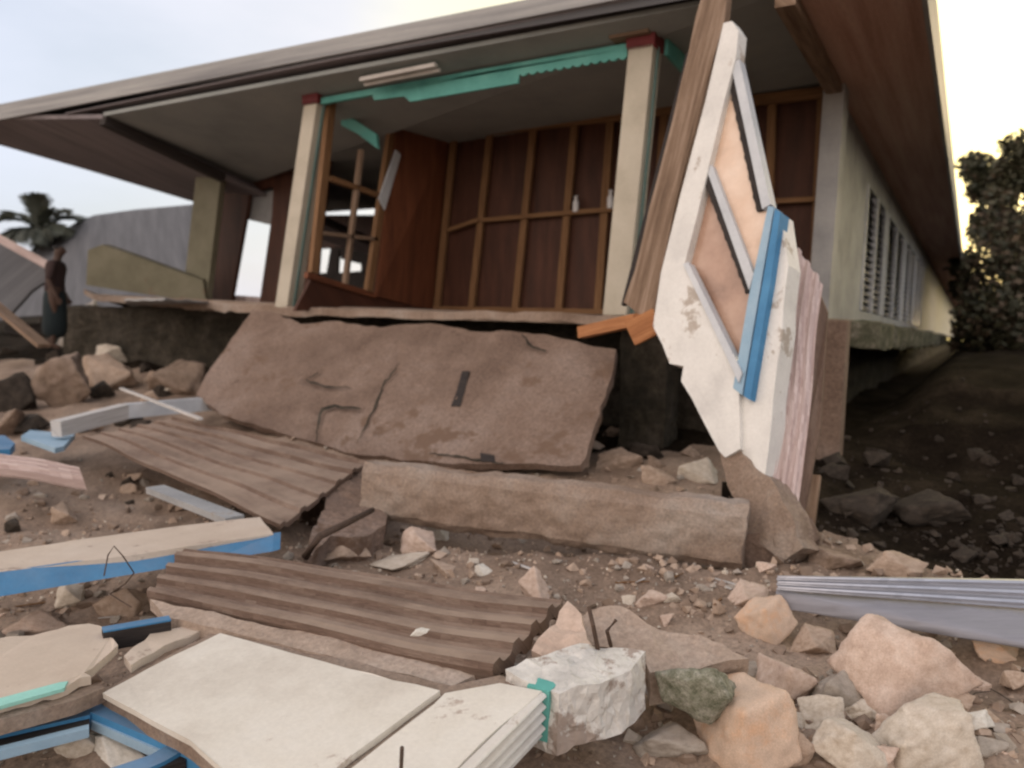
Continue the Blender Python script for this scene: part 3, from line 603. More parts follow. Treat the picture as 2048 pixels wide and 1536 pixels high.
bm = B(); bar(bm, a+UP*.04, b+UP*.04, .052, .006); fin('top', bm, m_blue, o, grain=b-a)
pslab('board_fragment', [(248, 1312), (300, 1268), (390, 1246), (425, 1252), (330, 1290), (262, 1330)], -1.24, .03, m_creamd, 'narrow broken cream board strip above the large white board', 'board fragment', (.05, .006))
# large white board, its ragged plaster band and the fluted end
wb = thing('wall_board', at(620, 1450, h=-1.34), 'large white wall board lying flat in the centre foreground with a fluted end', 'wall board')
wpl = Pl(at(205, 1385, h=-1.27), at(440, 1265, h=-1.22), at(1085, 1382, h=-1.14))
def wbp(name, q, m, off, th, jg=None, label=None, grain=None):
    pts = [wpl.on(u, v, off) for u, v in q]
    if jg: pts = jag(pts, jg[0], jg[1], 6)
    bm = B(); prism(bm, pts, wpl.n*-th); o = fin(name, bm, m, wb, grain=grain or (pts[1]-pts[0]))
    if label: o['label'] = label
    return o
wbp('sheet', [(205, 1386), (300, 1335), (440, 1266), (520, 1288), (700, 1338), (880, 1381), (850, 1402), (760, 1470), (640, 1560), (560, 1640), (380, 1480)], m_white, .006, .02, (.09, .003))
wbp('core', [(196, 1384), (440, 1258), (900, 1372), (1000, 1350), (1092, 1380), (930, 1530), (760, 1720), (560, 1640), (380, 1490)], m_conc2, -.016, .05, (.08, .006))
wbp('sheet', [(890, 1386), (1000, 1366), (1084, 1382), (1000, 1452), (925, 1524), (780, 1680), (600, 1640), (660, 1570), (780, 1475), (868, 1408)], m_white, .003, .017, (.09, .004), 'greyish strip of board at the fluted end')
a0, b0 = wpl.on(1088, 1386), wpl.on(780, 1690)
dn = UP*-.14
bm = B(); ribbed(bm, a0, b0, b0+dn, a0+dn, 4, .010, .02, 12, .0, 'sin'); fin('fluted_trim', bm, m_wpaint, wb, grain=b0-a0)
e0 = (a0-b0).normalized(); q = [a0 + e0*.004 + UP*.006, a0 + e0*.06 + UP*.006, a0+e0*.06-UP*.16, a0+e0*.004-UP*.16]
bm = B(); sd_ = e0.cross(UP).normalized()
if sd_.dot(CP-a0) < 0: sd_ = -sd_
prism(bm, [p + sd_*.016 for p in q], sd_*-.08); fin('teal_band', bm, m_teal, wb, label if False else None)
# broken plaster block past the teal band
bk = Pl(at(1110, 1386, h=-1.13), at(1290, 1300, h=-1.08), at(1000, 1335, h=-1.12))
q = [bk.on(u, v) for u, v in ((1118, 1388), (1010, 1338), (1090, 1305), (1160, 1286), (1230, 1290), (1292, 1302), (1262, 1340), (1200, 1368))]
bm = B(); prism(bm, jag(q, .06, .01, 8), UP*-.2); rough(bm, .05, .016, 6, .01, 5); tag(fin('plaster_block', bm, m_wbroke), 'broken white plastered concrete block beside the teal band of the white board', 'concrete block')
pslab('concrete_chunk', [(1060, 1300), (1135, 1206), (1160, 1232), (1182, 1290), (1100, 1320)], [(1060, 1300, -1.12), (1135, 1206, -1.02), (1182, 1290, -1.1)], .16, ROCKC['pink'], 'sandy pinkish concrete chunk at the right end of the lower ribbed panel', 'concrete chunk', (.05, .01), (.05, .02, 6, .01, 5))
pslab('concrete_chunk', [(1160, 1230), (1240, 1212), (1320, 1250), (1400, 1265), (1495, 1318), (1420, 1330), (1300, 1345), (1290, 1305), (1180, 1290)], [(1160, 1230, -1.1), (1320, 1250, -1.1), (1440, 1370, -1.2)], .16, m_dusty, 'flat greyish concrete chunk behind the white plastered block', 'concrete chunk', (.06, .012), (.06, .025, 5, .012, 5))
# blue window frame lying at the bottom left
bf = thing('window_frame', at(200, 1440, h=-1.42), 'bright blue window frame lying at the lower left, partly cut by the photo edge', 'window frame')
fp = Pl(at(0, 1450, h=-1.33), at(180, 1410, h=-1.33), at(500, 1536, h=-1.33))
def fb(name, q, m, off=0, th=.05):
    bm = B(); prism(bm, [fp.on(u, v, off) for u, v in q], fp.n*-th); p = fp.on(*q[1])-fp.on(*q[0]); return fin(name, bm, m, bf, grain=p)
fb('rail', [(-200, 1490), (0, 1442), (176, 1404), (186, 1418), (180, 1430), (0, 1470), (-200, 1516)], m_blue)
fb('rail', [(178, 1404), (215, 1404), (400, 1482), (620, 1580), (590, 1600), (380, 1508), (180, 1424)], m_blue, .004)
fb('rebate', [(183, 1428), (200, 1428), (370, 1502), (360, 1518), (300, 1494), (182, 1442)], m_lblue, -.02, .03)
fb('louvre_track', [(-200, 1518), (0, 1474), (178, 1432), (180, 1450), (120, 1462), (0, 1490), (-200, 1534)], m_dark, -.012, .03)
fb('rebate', [(-200, 1536), (0, 1492), (178, 1448), (178, 1457), (0, 1502), (-200, 1548)], m_lblue, -.006, .03)
fb('crossbar', [(150, 1560), (300, 1510), (352, 1480), (368, 1500), (330, 1522), (200, 1580)], m_blue, -.003, .045)
fb('louvre_track', [(230, 1560), (330, 1524), (366, 1504), (372, 1520), (300, 1545), (240, 1572)], m_dark, -.016, .03)

# ------------------------------------------------------------------ debris further left
bm = B(); a, b = at(112, 858, h=-.93), at(250, 822, h=-.86); c = at(432, 806, h=-.84)
bar(bm, a, b, .10, .13); pt = fin('pale_post', bm, m_pale, grain=b-a); tag(pt, 'long pale grey post lying on the rubble at the slab foot', 'post')
bm = B(); bar(bm, b, c, .10, .13); fin('shaft', bm, m_bluegr, pt, grain=c-b)
bm = B(); a, b = at(242, 777, h=-.72), at(402, 838, h=-.80); bar(bm, a, b, .03, .02); tag(fin('slat', bm, m_pale, grain=b-a), 'thin pale slat crossing over the grey post', 'slat')
pslab('painted_board', [(42, 872), (60, 860), (150, 868), (128, 892), (110, 896)], -1.02, .04, m_lblue, 'small light blue board end between grey post and white fluted board', 'board fragment', None)
pslab('painted_board', [(-60, 876), (8, 870), (30, 886), (20, 898), (-60, 902)], -1.04, .06, m_blue, 'dark blue board end at the left photo edge', 'board fragment', None)
rib('fluted_board', [(-150, 880), (160, 940), (168, 962), (-150, 916)], (-1.04, -1.06, -1.11, -1.11), 3, .026, m_pink, 'white and pink fluted board at the left photo edge', 'board', .05, 'sin', 16)
pslab('sheet_fragment', [(250, 598), (330, 596), (420, 604), (430, 612), (330, 614), (262, 610)], [(250, 598, .2), (420, 604, .2), (330, 614, .17)], .02, m_greyw, 'grey bent sheet lying on the porch edge below the olive pillar', 'sheet fragment', (.1, .01))
bm = B(); a, b = at(-40, 585, d=10.5), at(88, 692, d=9.8); bar(bm, a, b, .16, .05); tag(fin('plank', bm, m_wbrown, grain=b-a), 'weathered plank propped diagonally at the left edge in front of the person', 'plank')
# rebar loop and wires
bm = B(); tube(bm, [at(208, 1152, h=-1.1), at(216, 1110, h=-1.02), at(228, 1092, h=-1.0), at(246, 1112, h=-1.03), at(268, 1146, h=-1.12), at(250, 1168, h=-1.18), at(220, 1188, h=-1.22), at(262, 1214, h=-1.24)], .003, 5); tag(fin('wire', bm, m_rust), 'thin bent rusty wire looping over the blue side of the beam', 'wire')
bm = B(); tube(bm, [at(802, 1545, h=-1.2), at(804, 1496, h=-1.08)], .006, 6); tag(fin('nail', bm, m_rust), 'dark iron pin standing up from the white board near the bottom', 'nail')
bm = B(); tube(bm, [at(1196, 1300, h=-1.1), at(1186, 1250, h=-1.0), at(1178, 1216, h=-.96), at(1190, 1212, h=-.97)], .008, 6); tube(bm, [at(1222, 1292, h=-1.1), at(1214, 1262, h=-1.03), at(1232, 1240, h=-1.0)], .007, 6); tag(fin('rebar', bm, m_rust), 'bent rusty reinforcing bar sticking out of the grey concrete chunk', 'rebar')
bm = B(); tube(bm, [at(610, 1115, h=-1.22), at(640, 1072, h=-1.1), at(690, 1048, h=-1.08), at(745, 1020, h=-1.1)], .022, 8, .016); tag(fin('root', bm, m_rust, smooth=True), 'dark curved bar arching under the brown concrete chunk', 'bar')

# ------------------------------------------------------------------ neighbours, person, trees
nb = thing('neighbour_house', at(200, 600, Y=11), 'low neighbouring house with a grey sheet roof behind the person', 'house')
rp_ = [at(-90, 640, Y=10.0), at(420, 612, Y=10.0), at(420, 406, Y=13.2), at(372, 410, Y=13.3), at(270, 418, Y=13.4), at(190, 428, Y=13.4), at(150, 440, Y=13.2), at(80, 480, Y=12.4)]
npl = Pl(rp_[0], rp_[1], rp_[4]); rp_ = [npl.on(u, v) for u, v in ((-90, 640), (425, 612), (425, 405), (372, 410), (270, 419), (190, 430), (155, 442), (90, 485))]
bm = B(); prism(bm, rp_, npl.n*-.06); fin('roof', bm, m_roofg, nb, grain=rp_[3]-rp_[1])
bm = B(); c0, c1 = rp_[0]+Vector((.6, .9, -.1)), rp_[1]+Vector((-.6, .9, -.1)); prism(bm, [c0, c1, c1-UP*1.6, c0-UP*1.6], Vector((0, .2, 0))); fin('wall', bm, m_dark, nb)
lr = thing('collapsed_roof', at(20, 600, d=13), 'collapsed grey lean-to roof with a pale edge board at the left photo edge', 'roof')
rl = [at(-120, 408, d=13.5), at(122, 543, d=12.5), at(60, 585, d=12.2), at(10, 640, d=12), at(-120, 660, d=12)]
rpl = Pl(rl[0], rl[1], rl[3]); bm = B(); prism(bm, [rpl.on(u, v) for u, v in ((-120, 408), (122, 543), (64, 580), (10, 640), (-120, 660))], rpl.n*-.05); fin('sheet', bm, m_roofg, lr, grain=rl[3]-rl[1])
bm = B(); bar(bm, rpl.on(-120, 412, .04), rpl.on(122, 545, .04), .03, .13); fin('edge_board', bm, m_pink, lr, grain=rl[1]-rl[0])

def skin_mesh(name, joints, edges, m, parent, sub=2):
    me = bpy.data.meshes.new(name); me.from_pydata([j[0] for j in joints], edges, []); o = bpy.data.objects.new(name, me); COL.objects.link(o)
    s = o.modifiers.new('s', 'SKIN'); u = o.modifiers.new('u', 'SUBSURF'); u.levels = sub; u.render_levels = sub
    for i, j in enumerate(joints):
        r_ = j[1]; me.skin_vertices[0].data[i].radius = r_ if isinstance(r_, tuple) else (r_, r_)
    me.skin_vertices[0].data[0].use_root = True
    bpy.context.view_layer.update(); dg = bpy.context.evaluated_depsgraph_get()
    nm = bpy.data.meshes.new_from_object(o.evaluated_get(dg)); nm.name = name
    bpy.data.objects.remove(o); nm.materials.clear(); nm.materials.append(m)
    for p in nm.polygons: p.use_smooth = True
    q = bpy.data.objects.new(name, nm); COL.objects.link(q)
    if parent: q.parent = parent
    return q
feet = at(108, 700, d=11.0); headp = at(152, 488, d=11.0)
per = thing('person', feet, 'person in dark clothes standing in the rubble beside the broken olive wall', 'person')
lean = (headp-feet); H = lean.length; lv = Vector((lean.x/H*.8, 0, 1)).normalized()
fx = Vector((.55, .6, 0)).normalized(); sx = Vector((.74, -.67, 0))      # facing the house; right hand side
def bj(f, side, hgt): return fx*f + sx*side + Vector((lv.x*hgt*.55, 0, hgt))
Hh = H*.97; k = Hh/1.7
J = [(bj(0, 0, .92*k), (.13*k, .10*k)), (bj(0, 0, 1.12*k), (.125*k, .09*k)), (bj(.01, 0, 1.34*k), (.15*k, .095*k)), (bj(.02, 0, 1.43*k), .07*k), (bj(.03, 0, 1.50*k), .052*k), (bj(.045, 0, 1.585*k), (.078*k, .095*k)), (bj(.04, 0, 1.66*k), (.065*k, .08*k)),
     (bj(0, .10, .86*k), .085*k), (bj(.02, .08, .48*k), .058*k), (bj(.0, .09, .09*k), .040*k), (bj(.11, .10, .035*k), .036*k),
     (bj(0, -.10, .86*k), .085*k), (bj(.02, -.11, .48*k), .058*k), (bj(-.1, -.12, .09*k), .040*k), (bj(.03, -.13, .035*k), .036*k),
     (bj(.01, .19, 1.37*k), .055*k), (bj(-.02, .25, 1.10*k), .042*k), (bj(.08, .27, .88*k), .033*k), (bj(.11, .27, .81*k), (.02*k, .036*k)),
     (bj(.01, -.19, 1.37*k), .055*k), (bj(-.02, -.25, 1.10*k), .042*k), (bj(.09, -.25, .88*k), .033*k), (bj(.12, -.25, .81*k), (.02*k, .036*k))]
E = [(0, 1), (1, 2), (2, 3), (3, 4), (4, 5), (5, 6), (0, 7), (7, 8), (8, 9), (9, 10), (0, 11), (11, 12), (12, 13), (13, 14), (2, 15), (15, 16), (16, 17), (17, 18), (2, 19), (19, 20), (20, 21), (21, 22)]
# fingers and a nose are grown from the same skin
for hnd, sg in ((18, 1), (22, -1)):
    c = J[hnd][0]
    for i, (o1, ln) in enumerate(((-.03, .07), (-.01, .08), (.01, .078), (.03, .06))):
        J.append((c + fx*o1*k - Vector((0, 0, ln*.6*k)), .009*k)); E.append((hnd, len(J)-1)); J.append((c + fx*(o1+.012)*k - Vector((0, 0, ln*1.15*k)), .008*k)); E.append((len(J)-2, len(J)-1))
    J.append((c + fx*.06*k - Vector((0, 0, .03*k)), .010*k)); E.append((hnd, len(J)-1))
J.append((J[5][0] + fx*.115*k, .016*k)); E.append((5, len(J)-1))
skin_mesh('body', J, E, m_skin, per)
gar = 1.38
def sub_(ids, r): return [(J[i][0], tuple(x*r for x in J[i][1]) if isinstance(J[i][1], tuple) else J[i][1]*r) for i in ids]
skin_mesh('shirt', sub_([1, 2, 3, 15, 16, 19, 20, 0], gar), [(0, 1), (1, 2), (1, 3), (3, 4), (1, 5), (5, 6), (0, 7)], m_shirt, per)
skin_mesh('long_garment', [(bj(0, 0, 1.04*k), (.165*k, .135*k)), (bj(0, 0, .8*k), (.19*k, .16*k)), (bj(.01, 0, .45*k), (.20*k, .17*k)), (bj(.0, 0, .16*k), (.21*k, .18*k))], [(0, 1), (1, 2), (2, 3)], m_trous, per)
skin_mesh('hair', [(J[5][0]-fx*.03*k+UP*.02*k, (.082*k, .085*k)), (J[6][0]-fx*.01*k+UP*.012*k, (.076*k, .088*k))], [(0, 1)], m_hair, per)

# palm beyond the roofs
def palm(base, top, rr):
    t = thing('palm_tree', base, 'grey green coconut palm rising behind the neighbouring roof', 'palm tree')
    bm = B(); tube(bm, [base + (top-base)*(i/8) + Vector((.25*math.sin(i*.4), 0, 0)) for i in range(9)], .17, 10, .10); fin('trunk', bm, m_bark, t, smooth=True)
    tip = top + Vector((.25*math.sin(3.2), 0, 0)); rnd = random.Random(3); bm = B()
    for kf in range(19):
        az = kf*2.4+rnd.uniform(-.2, .2); el = rnd.uniform(.15, 1.4); Lf = rr*rnd.uniform(.8, 1.1); p = tip.copy(); d = Vector((math.cos(az)*math.cos(el), math.sin(az)*math.cos(el), math.sin(el)))
        st = 16; last = None
        for i in range(st):
            q = p + d*Lf/st; s = d.cross(UP).normalized(); wl = .75*math.sin(math.pi*(.12+.86*i/st))
            bar(bm, p, q, .04, .03)
            for sg in (-1, 1):
                for hf in (0, .5):
                    o = p + (q-p)*hf; e_ = o + s*sg*wl*.55 + d*wl*.7 - UP*wl*rnd.uniform(.1, .3); m_ = (o+e_)/2 + UP*.05; ww = d*.03
                    v = [bm.verts.new(x) for x in (o-ww, o+ww, m_+ww*1.1, e_, m_-ww*1.1)]; bm.faces.new(v)
            p = q; d = (d + Vector((0, 0, -.13))).normalized()
    fin('crown', bm, m_palm, t)
pb = at(84, 470, d=22)
palm(Vector((pb.x, pb.y, CZ-.6)), pb, 1.5)

# leafy trees on the right beyond the house, and one added to shade the bank
def tree(base, hgt, rad_, seed, label, nleaf):
    t = thing('leafy_tree', base, label, 'tree', 'trees beyond the house' if nleaf < 900 else None)
    rnd = random.Random(seed); bm = B(); top = base + Vector((rnd.uniform(-.3, .3), 0, hgt*.8))
    tube(bm, [base-UP*.2, base + (top-base)*.35 + Vector((.1, 0, 0)), base + (top-base)*.7, top], .17, 9, .04)
    clumps = []
    for i in range(30):
        f = rnd.uniform(.18, 1.0); az = rnd.uniform(0, 6.28); rr = rad_*rnd.uniform(.25, 1)*(.6+.5*math.sin(min(1, f)*2.6))
        c = base + Vector((math.cos(az)*rr, math.sin(az)*rr, hgt*(.12+.86*f))); clumps.append((c, rnd.uniform(.35, .8)*rad_*.42, rnd.randrange(3)))
        s = base + (top-base)*max(.15, f-.15); tube(bm, [s, (s+c)/2 + UP*.1, c], .045, 5, .012)
    fin('trunk', bm, m_bark, t, smooth=True)
    bm = B()
    for c, cr, ci in clumps:
        for _ in range(nleaf):
            v = Vector((rnd.gauss(0, 1), rnd.gauss(0, 1), rnd.gauss(0, .75))).normalized()*cr*rnd.random()**.4
            p = c + v; a = Vector((rnd.uniform(-1, 1), rnd.uniform(-1, 1), rnd.uniform(-.9, .3))).normalized(); s = a.cross(Vector((rnd.uniform(-1, 1), rnd.uniform(-1, 1), rnd.uniform(-1, 1)))).normalized(); l = rnd.uniform(.11, .25); ww = l*.28
            f = bm.faces.new([bm.verts.new(x) for x in (p, p+a*l*.5+s*ww, p+a*l, p+a*l*.5-s*ww)]); f.material_index = ci if rnd.random() < .75 else rnd.randrange(3)
    fin('crown', bm, m_leafs, t)
tree(Vector((.95, 27, gh(.95, 27))), 5.8, 1.6, 1, 'dense dark tree closest to the right eave of the house', 620)
tree(Vector((3.3, 29, gh(3.3, 29))), 6.3, 1.9, 2, 'taller brownish tree at the right photo edge', 620)
tree(Vector((3.0, 37, gh(3, 37))), 7.2, 2.9, 3, 'farther broad tree filling the gap behind the two front trees', 620)
tree(Vector((3.9, 9.0, gh(3.9, 9))), 5.2, 2.3, 12, 'unseen broad tree added past the right edge to shade the bank', 901)  # unseen tree, added for the shade it throws on the bank
def bush(base, hgt, wd, seed, label, n):
    t = thing('bush', base, label, 'bush', 'bushes beyond the house'); rnd = random.Random(seed); bm = B()
    for _ in range(5): tube(bm, [base, base+Vector((rnd.uniform(-.2, .2)*wd, rnd.uniform(-.2, .2)*wd, hgt*.5)), base+Vector((rnd.uniform(-.6, .6)*wd, rnd.uniform(-.6, .6)*wd, hgt*.85))], .03, 5, .01)
    fin('stem', bm, m_bark, t); bm = B()
    for _ in range(n):
        a_ = rnd.uniform(0, 6.28); q = rnd.random()**.5; p = base+Vector((math.cos(a_)*q*wd, math.sin(a_)*q*wd, hgt*(.05+.95*rnd.random())*(1-.5*q*q)))
        a = Vector((rnd.uniform(-1, 1), rnd.uniform(-1, 1), rnd.uniform(-.5, .8))).normalized(); s_ = a.cross(Vector((rnd.uniform(-1, 1), rnd.uniform(-1, 1), rnd.uniform(-1, 1)))).normalized(); l = rnd.uniform(.12, .26)
        f = bm.faces.new([bm.verts.new(x) for x in (p, p+a*l*.5+s_*l*.28, p+a*l, p+a*l*.5-s_*l*.28)]); f.material_index = rnd.randrange(3)
    fin('foliage', bm, m_leafs, t)
bush(Vector((.3, 20, gh(.3, 20))), 1.5, .7, 5, 'low dark bush at the foot of the tree next to the eave', 1500)
bush(Vector((.45, 24, gh(.45, 24))), 4.3, .85, 8, 'tall dark bush standing close beside the far part of the side wall', 2600)
bush(Vector((1.5, 22, gh(1.5, 22))), 1.9, 1.0, 6, 'wider dark bush at the right photo edge under the brownish tree', 2400)
# twigs and roots on the stony ground
rnd = random.Random(9)
for i in range(14):
    u, v = rnd.uniform(1840, 2040), rnd.uniform(1360, 1480); p = G(u, v); a = rnd.uniform(0, 6.28); l = rnd.uniform(.05, .13); d = Vector((math.cos(a), math.sin(a), .1))
    bm = B(); tube(bm, [p+UP*.012, p+d*l*.5+Vector((rnd.uniform(-.01, .01), 0, .02)), p+d*l+UP*.015], .003, 5, .0015)
    tag(fin('twig', bm, m_bark), 'thin dark twig on the soil right of the biggest boulder', 'twig', 'twigs right of the biggest boulder')

rnd = random.Random(31)
for i in range(22):
    u, v = rnd.choice(((rnd.uniform(20, 520), rnd.uniform(960, 1080)), (rnd.uniform(560, 1450), rnd.uniform(1130, 1230)), (rnd.uniform(20, 330), rnd.uniform(1200, 1270))))
    p = G(u, v)+UP*.015; a = rnd.uniform(0, 6.28); l = rnd.uniform(.08, .24); d = Vector((math.cos(a), math.sin(a), rnd.uniform(-.05, .15)))
    bm = B(); bar(bm, p-d*l/2, p+d*l/2, rnd.uniform(.008, .022), .007, UP, rnd.uniform(.1, .7)); tag(fin('splinter', bm, rnd.choice((m_wbrown, m_stud, m_pale)), grain=d), 'small wood splinter lying on the soil among the debris', 'splinter', 'wood splinters on the soil')
# ------------------------------------------------------------------ stones
def rock_mesh(seed, sharp=1.0):
    rnd = random.Random(seed); bm = B()
    for _ in range(rnd.randint(9, 14)):
        v = Vector((rnd.gauss(0, 1), rnd.gauss(0, 1), rnd.gauss(0, 1))).normalized(); bm.verts.new(v*rnd.uniform(.8, 1.05))
    r_ = bmesh.ops.convex_hull(bm, input=bm.verts[:]); 
    bmesh.ops.delete(bm, geom=[v for v in bm.verts if not v.link_faces], context='VERTS')
    bmesh.ops.triangulate(bm, faces=bm.faces[:])
    for _ in range(5):
        es = [e for e in bm.edges if e.calc_length() > .13]
        if es: bmesh.ops.subdivide_edges(bm, edges=es, cuts=1); bmesh.ops.triangulate(bm, faces=[f for f in bm.faces if len(f.verts) > 3])
    for _ in range(1): bmesh.ops.smooth_vert(bm, verts=bm.verts[:], factor=.35, use_axis_x=True, use_axis_y=True, use_axis_z=True)
    bm.normal_update(); of = Vector((seed*3.1, seed*1.7, 0))
    mv = [(v, v.normal*(.055*noise.fractal(v.co*1.8+of, 1, 2, 4) + .03*noise.fractal(v.co*6+of, 1, 2, 3))) for v in bm.verts]
    for v, d in mv: v.co += d
    xs = [max(abs(v.co[i]) for v in bm.verts) for i in range(3)]
    for v in bm.verts: v.co = Vector((v.co[i]/xs[i] for i in range(3)))
    me = bpy.data.meshes.new('stone'); bm.to_mesh(me); bm.free()
    for p in me.polygons: p.use_smooth = True
    return me
RM = [rock_mesh(i) for i in range(16)]
RMC = {}
def rmesh(i, c):
    if (i, c) not in RMC:
        m = RM[i].copy(); m.materials.append(ROCKC[c]); RMC[(i, c)] = m
    return RMC[(i, c)]
nrock = [0]
def stone(u, v, wpx, hpx, c, label, group=None, name='stone', bury=.22, idx=None, flat=1, dep=None, ang=None):
    rnd = random.Random(nrock[0]*13+5); nrock[0] += 1
    p = G(u, v + hpx*.42) if dep is None else at(u, v + hpx*.42, d=dep)
    dist = (p-CP).dot(-back); sx_ = wpx*1.04/FPX*dist/2; sz_ = hpx*1.12/FPX*dist/2
    o = bpy.data.objects.new(name, rmesh(rnd.randrange(16) if idx is None else idx, c)); COL.objects.link(o)
    az = math.atan2(right.y, right.x)
    o.rotation_euler = (rnd.uniform(-.12, .12), rnd.uniform(-.15, .15), az + (rnd.uniform(-.3, .3) if ang is None else ang) + (math.pi if rnd.random() < .5 else 0))
    o.scale = (sx_, max(sx_*.75, sz_*.9), sz_*1.12*flat); away = Vector((p.x-CP.x, p.y-CP.y, 0)).normalized()
    o.location = p + away*sx_*.45 + UP*(sz_*(1-bury))
    return tag(o, label, 'stone', group)
for a in [
 (165, 640, 85, 130, 'grey', 'pointed grey brown boulder between the person and the dark porch gap'),
 (130, 765, 120, 108, 'brown', 'large rounded brown boulder below the propped plank'),
 (208, 748, 130, 85, 'tan', 'tan angular rock left of the square brown block'),
 (226, 712, 70, 42, 'pale', 'small whitish rock perched on the tan angular rock'),
 (338, 748, 138, 105, 'brown', 'square brown block next to the left edge of the leaning slab'),
 (346, 778, 88, 26, 'pale', 'flat pale chip at the foot of the square brown block'),
 (60, 850, 120, 55, 'brown', 'low brown rock at the left edge above the light blue board'),
 (25, 790, 90, 80, 'dark', 'dark rock at the left edge beside the large boulder'),
 (130, 1026, 66, 52, 'tan', 'lone tan stone in the soil above the cream topped beam'),
 (255, 1195, 115, 78, 'tan', 'tan stone under the wire below the blue beam side'),
 (145, 1196, 70, 40, 'pale', 'pale stone under the blue beam side left of the tan one'),
 (60, 1252, 150, 60, 'pink', 'broad pinkish stone above the cream board'),
 (172, 1482, 105, 62, 'pale', 'cream stone lying inside the blue window frame'),
 (235, 1512, 120, 64, 'white', 'ragged off white stone inside the blue window frame near its crossbar'),
 (843, 1090, 92, 42, 'pink', 'smooth pink stone under the white coral piece'),
 (882, 1058, 55, 54, 'white', 'knobbly white coral piece standing in front of the fallen beam'),
 (795, 1126, 130, 34, 'pale', 'long pale flat stone above the lower ribbed panel'),
 (855, 1148, 110, 34, 'tan', 'flat tan stone at the upper edge of the lower ribbed panel'),
 (690, 1112, 100, 46, 'tan', 'tan stone under the dark curved bar'),
 (966, 1142, 42, 22, 'white', 'small white stone between ribbed panel and fallen beam'),
 (1078, 1182, 84, 72, 'pink', 'pinkish stone at the right corner of the lower ribbed panel'),
 (1302, 1202, 66, 30, 'pink', 'small pink stone in the gravel below the middle of the beam'),
 (1345, 1240, 50, 26, 'pink', 'tiny pink stone above the flat grey concrete chunk'),
 (1318, 952, 82, 46, 'tan', 'flat tan stone behind the beam left of the leaning wall foot'),
 (1398, 946, 92, 46, 'pale', 'rounded pale stone behind the beam touching the leaning wall foot'),
 (1368, 1106, 78, 28, 'white', 'whitish chip under the right end of the fallen beam'),
 (1405, 1390, 190, 120, 'moss', 'mossy green stone beside the white plastered block'),
 (1488, 1192, 98, 72, 'pink', 'pink block just left of the galvanised sheet'),
 (1528, 1246, 105, 82, 'orange', 'orange stone in front of the left end of the galvanised sheet'),
 (1622, 1284, 100, 66, 'tan', 'tan stone below the galvanised sheet beside the orange one'),
 (1800, 1352, 245, 165, 'pink', 'biggest pinkish boulder under the galvanised sheet'),
 (1690, 1390, 140, 90, 'grey', 'greyish stone left of the biggest boulder'),
 (1570, 1360, 120, 110, 'pink', 'sloping pinkish rock right of the mossy stone'),
 (1480, 1465, 200, 170, 'orange', 'large orange tinged rock at the bottom below the mossy stone'),
 (1640, 1435, 90, 60, 'pale', 'pale stone between the orange tinged rock and the cream boulder'),
 (1720, 1430, 70, 50, 'pale', 'small cream stone right of the pale stone'),
 (1845, 1490, 200, 130, 'pale', 'large cream boulder at the bottom right'),
 (1690, 1506, 140, 90, 'pale', 'elongated cream rock left of the large cream boulder'),
 (1955, 1452, 70, 44, 'white', 'small whitish stone right of the large cream boulder'),
 (1992, 1304, 130, 46, 'orange', 'long orange brown stone under the right end of the galvanised sheet'),
 (1790, 1136, 140, 50, 'tan', 'low tan stone behind the top edge of the galvanised sheet'),
 (1668, 1118, 110, 50, 'brown', 'brown stone behind the left end of the galvanised sheet'),
 (1980, 1505, 110, 50, 'grey', 'greyish stone in the bottom right corner'),
 (1340, 1500, 150, 60, 'grey', 'grey stone at the bottom edge below the mossy stone'),
 (1580, 1505, 90, 70, 'tan', 'tan rock at the bottom edge between orange tinged and elongated rocks'),
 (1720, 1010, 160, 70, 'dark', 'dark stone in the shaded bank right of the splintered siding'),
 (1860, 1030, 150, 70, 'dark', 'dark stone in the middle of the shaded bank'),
 (1300, 830, 120, 60, 'brown', 'brown rock in the gap between slab and leaning wall'),
 (1300, 900, 90, 46, 'dark', 'dark rock above the flat tan stone behind the beam'),
 (1240, 920, 100, 46, 'brown', 'ochre brown rock at the lower right corner of the leaning slab'),
 ]:
    stone(*a, bury=-.1 if a[4] == 'moss' else .34, dep=2.62 if a[4] == 'moss' else None)
p = at(842, 1270, h=-1.12); o = bpy.data.objects.new('stone', rmesh(3, 'white')); COL.objects.link(o); o.location = p+UP*.012; o.scale = (.045, .02, .016); o.rotation_euler = (0, 0, math.atan2(right.y, right.x)+.5); tag(o, 'white shell like chip lying on the lower ribbed panel', 'stone')
# many small stones, alike within each zone
rnd = random.Random(21)
def scatter(n, u0, u1, v0, v1, s0, s1, cols, label, group):
    for _ in range(n):
        s = s0 + (s1-s0)*rnd.random()**2.2
        stone(rnd.uniform(u0, u1), rnd.uniform(v0, v1), s, s*rnd.uniform(.42, .75), rnd.choice(cols), label, group, bury=.3)
scatter(44, 1480, 2048, 1290, 1536, 20, 100, ['tan', 'pale', 'pink', 'grey', 'tan'], 'small loose stone among the boulders below the galvanised sheet', 'small stones among the boulders')
scatter(46, 780, 1540, 1120, 1230, 12, 42, ['tan', 'grey', 'pink', 'brown', 'pale'], 'small loose stone in the gravel in front of the fallen beam', 'small stones in front of the beam')
scatter(38, 0, 560, 950, 1090, 14, 46, ['brown', 'tan', 'brown', 'grey', 'dark'], 'small loose stone in the soil above the cream topped beam', 'small stones left of the ribbed panel')
scatter(26, 0, 330, 1190, 1290, 14, 48, ['brown', 'tan', 'pink', 'grey'], 'small loose stone in the strip below the blue beam side', 'small stones below the blue beam')
scatter(26, 0, 400, 690, 860, 24, 80, ['brown', 'dark', 'tan', 'dark'], 'small rubble stone in the heap by the person', 'rubble stones by the person')
scatter(34, 1640, 2048, 900, 1130, 16, 60, ['dark'], 'small dark stone in the shaded bank at the right', 'dark stones in the bank')
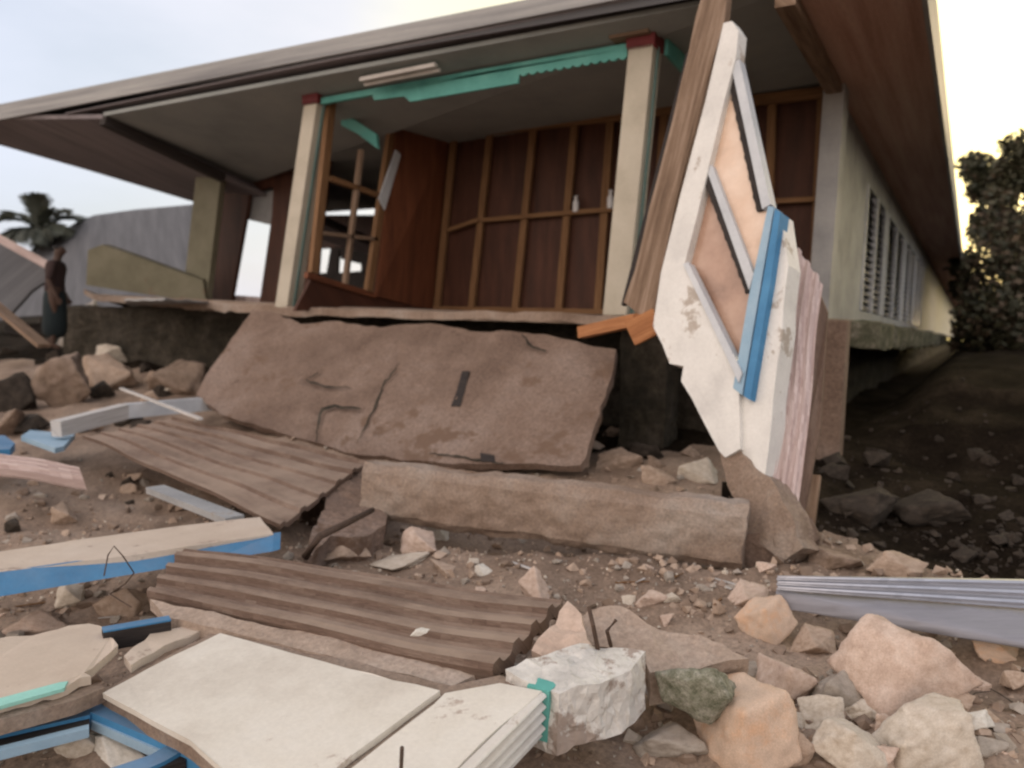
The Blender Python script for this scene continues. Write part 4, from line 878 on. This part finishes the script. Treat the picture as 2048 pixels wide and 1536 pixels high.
scatter(18, 1180, 1440, 740, 930, 18, 55, ['dark', 'brown', 'tan', 'brown'], 'small stone in the gap between slab and leaning wall', 'stones behind the beam')
scatter(10, 0, 330, 1450, 1536, 16, 40, ['pale', 'tan', 'brown'], 'small loose stone inside the blue window frame', 'small stones inside the window frame')
# gravel and crumbs too many to count
rnd = random.Random(5); bm = B()
for _ in range(9000):
    u, v = rnd.uniform(-20, 2070), rnd.choice((rnd.uniform(930, 1536), rnd.uniform(1040, 1240), rnd.uniform(700, 1536)))
    p = G(u, v) if rnd.random() < .999 else None
    if p is None or (p-CP).length > 12: continue
    s = rnd.uniform(.004, .016)*(1 if rnd.random() < .8 else rnd.uniform(1.5, 3.2)); q = []
    ax = [Vector((rnd.gauss(0, 1), rnd.gauss(0, 1), rnd.gauss(0, 1))).normalized() for _ in range(2)]; c_ = ax[0].cross(ax[1]).normalized(); b_ = c_.cross(ax[0])
    if s > .017:
        n0 = len(bm.faces); hv = [bm.verts.new(p + UP*s*.35 + Vector((rnd.gauss(0, 1), rnd.gauss(0, 1), rnd.gauss(0, .7))).normalized()*s*rnd.uniform(.85, 1.1)) for _ in range(11)]
        hr = bmesh.ops.convex_hull(bm, input=hv); bmesh.ops.delete(bm, geom=[v for v in hv if not v.link_faces], context='VERTS')
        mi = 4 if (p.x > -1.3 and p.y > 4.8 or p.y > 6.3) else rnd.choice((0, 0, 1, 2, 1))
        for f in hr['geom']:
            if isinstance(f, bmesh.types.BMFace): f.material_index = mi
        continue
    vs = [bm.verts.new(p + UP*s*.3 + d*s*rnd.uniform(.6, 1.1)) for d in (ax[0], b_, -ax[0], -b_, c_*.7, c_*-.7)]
    dk = p.x > -1.3 and p.y > 4.8 or p.y > 6.3  # gravel over the shade-coloured soil is darkened to match it
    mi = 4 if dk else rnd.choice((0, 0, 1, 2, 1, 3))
    for i in range(4):
        for t_ in (4, 5): bm.faces.new((vs[i], vs[(i+1) % 4], vs[t_])).material_index = mi
tag(fin('gravel', bm, [ROCKC['tan'], ROCKC['brown'], ROCKC['grey'], ROCKC['pale'], ROCKC['dark']]), 'loose gravel and crumbs spread over the rubble ground', 'gravel', kind='stuff')

for o in SC.objects:
    if '_o' in o: del o['_o']
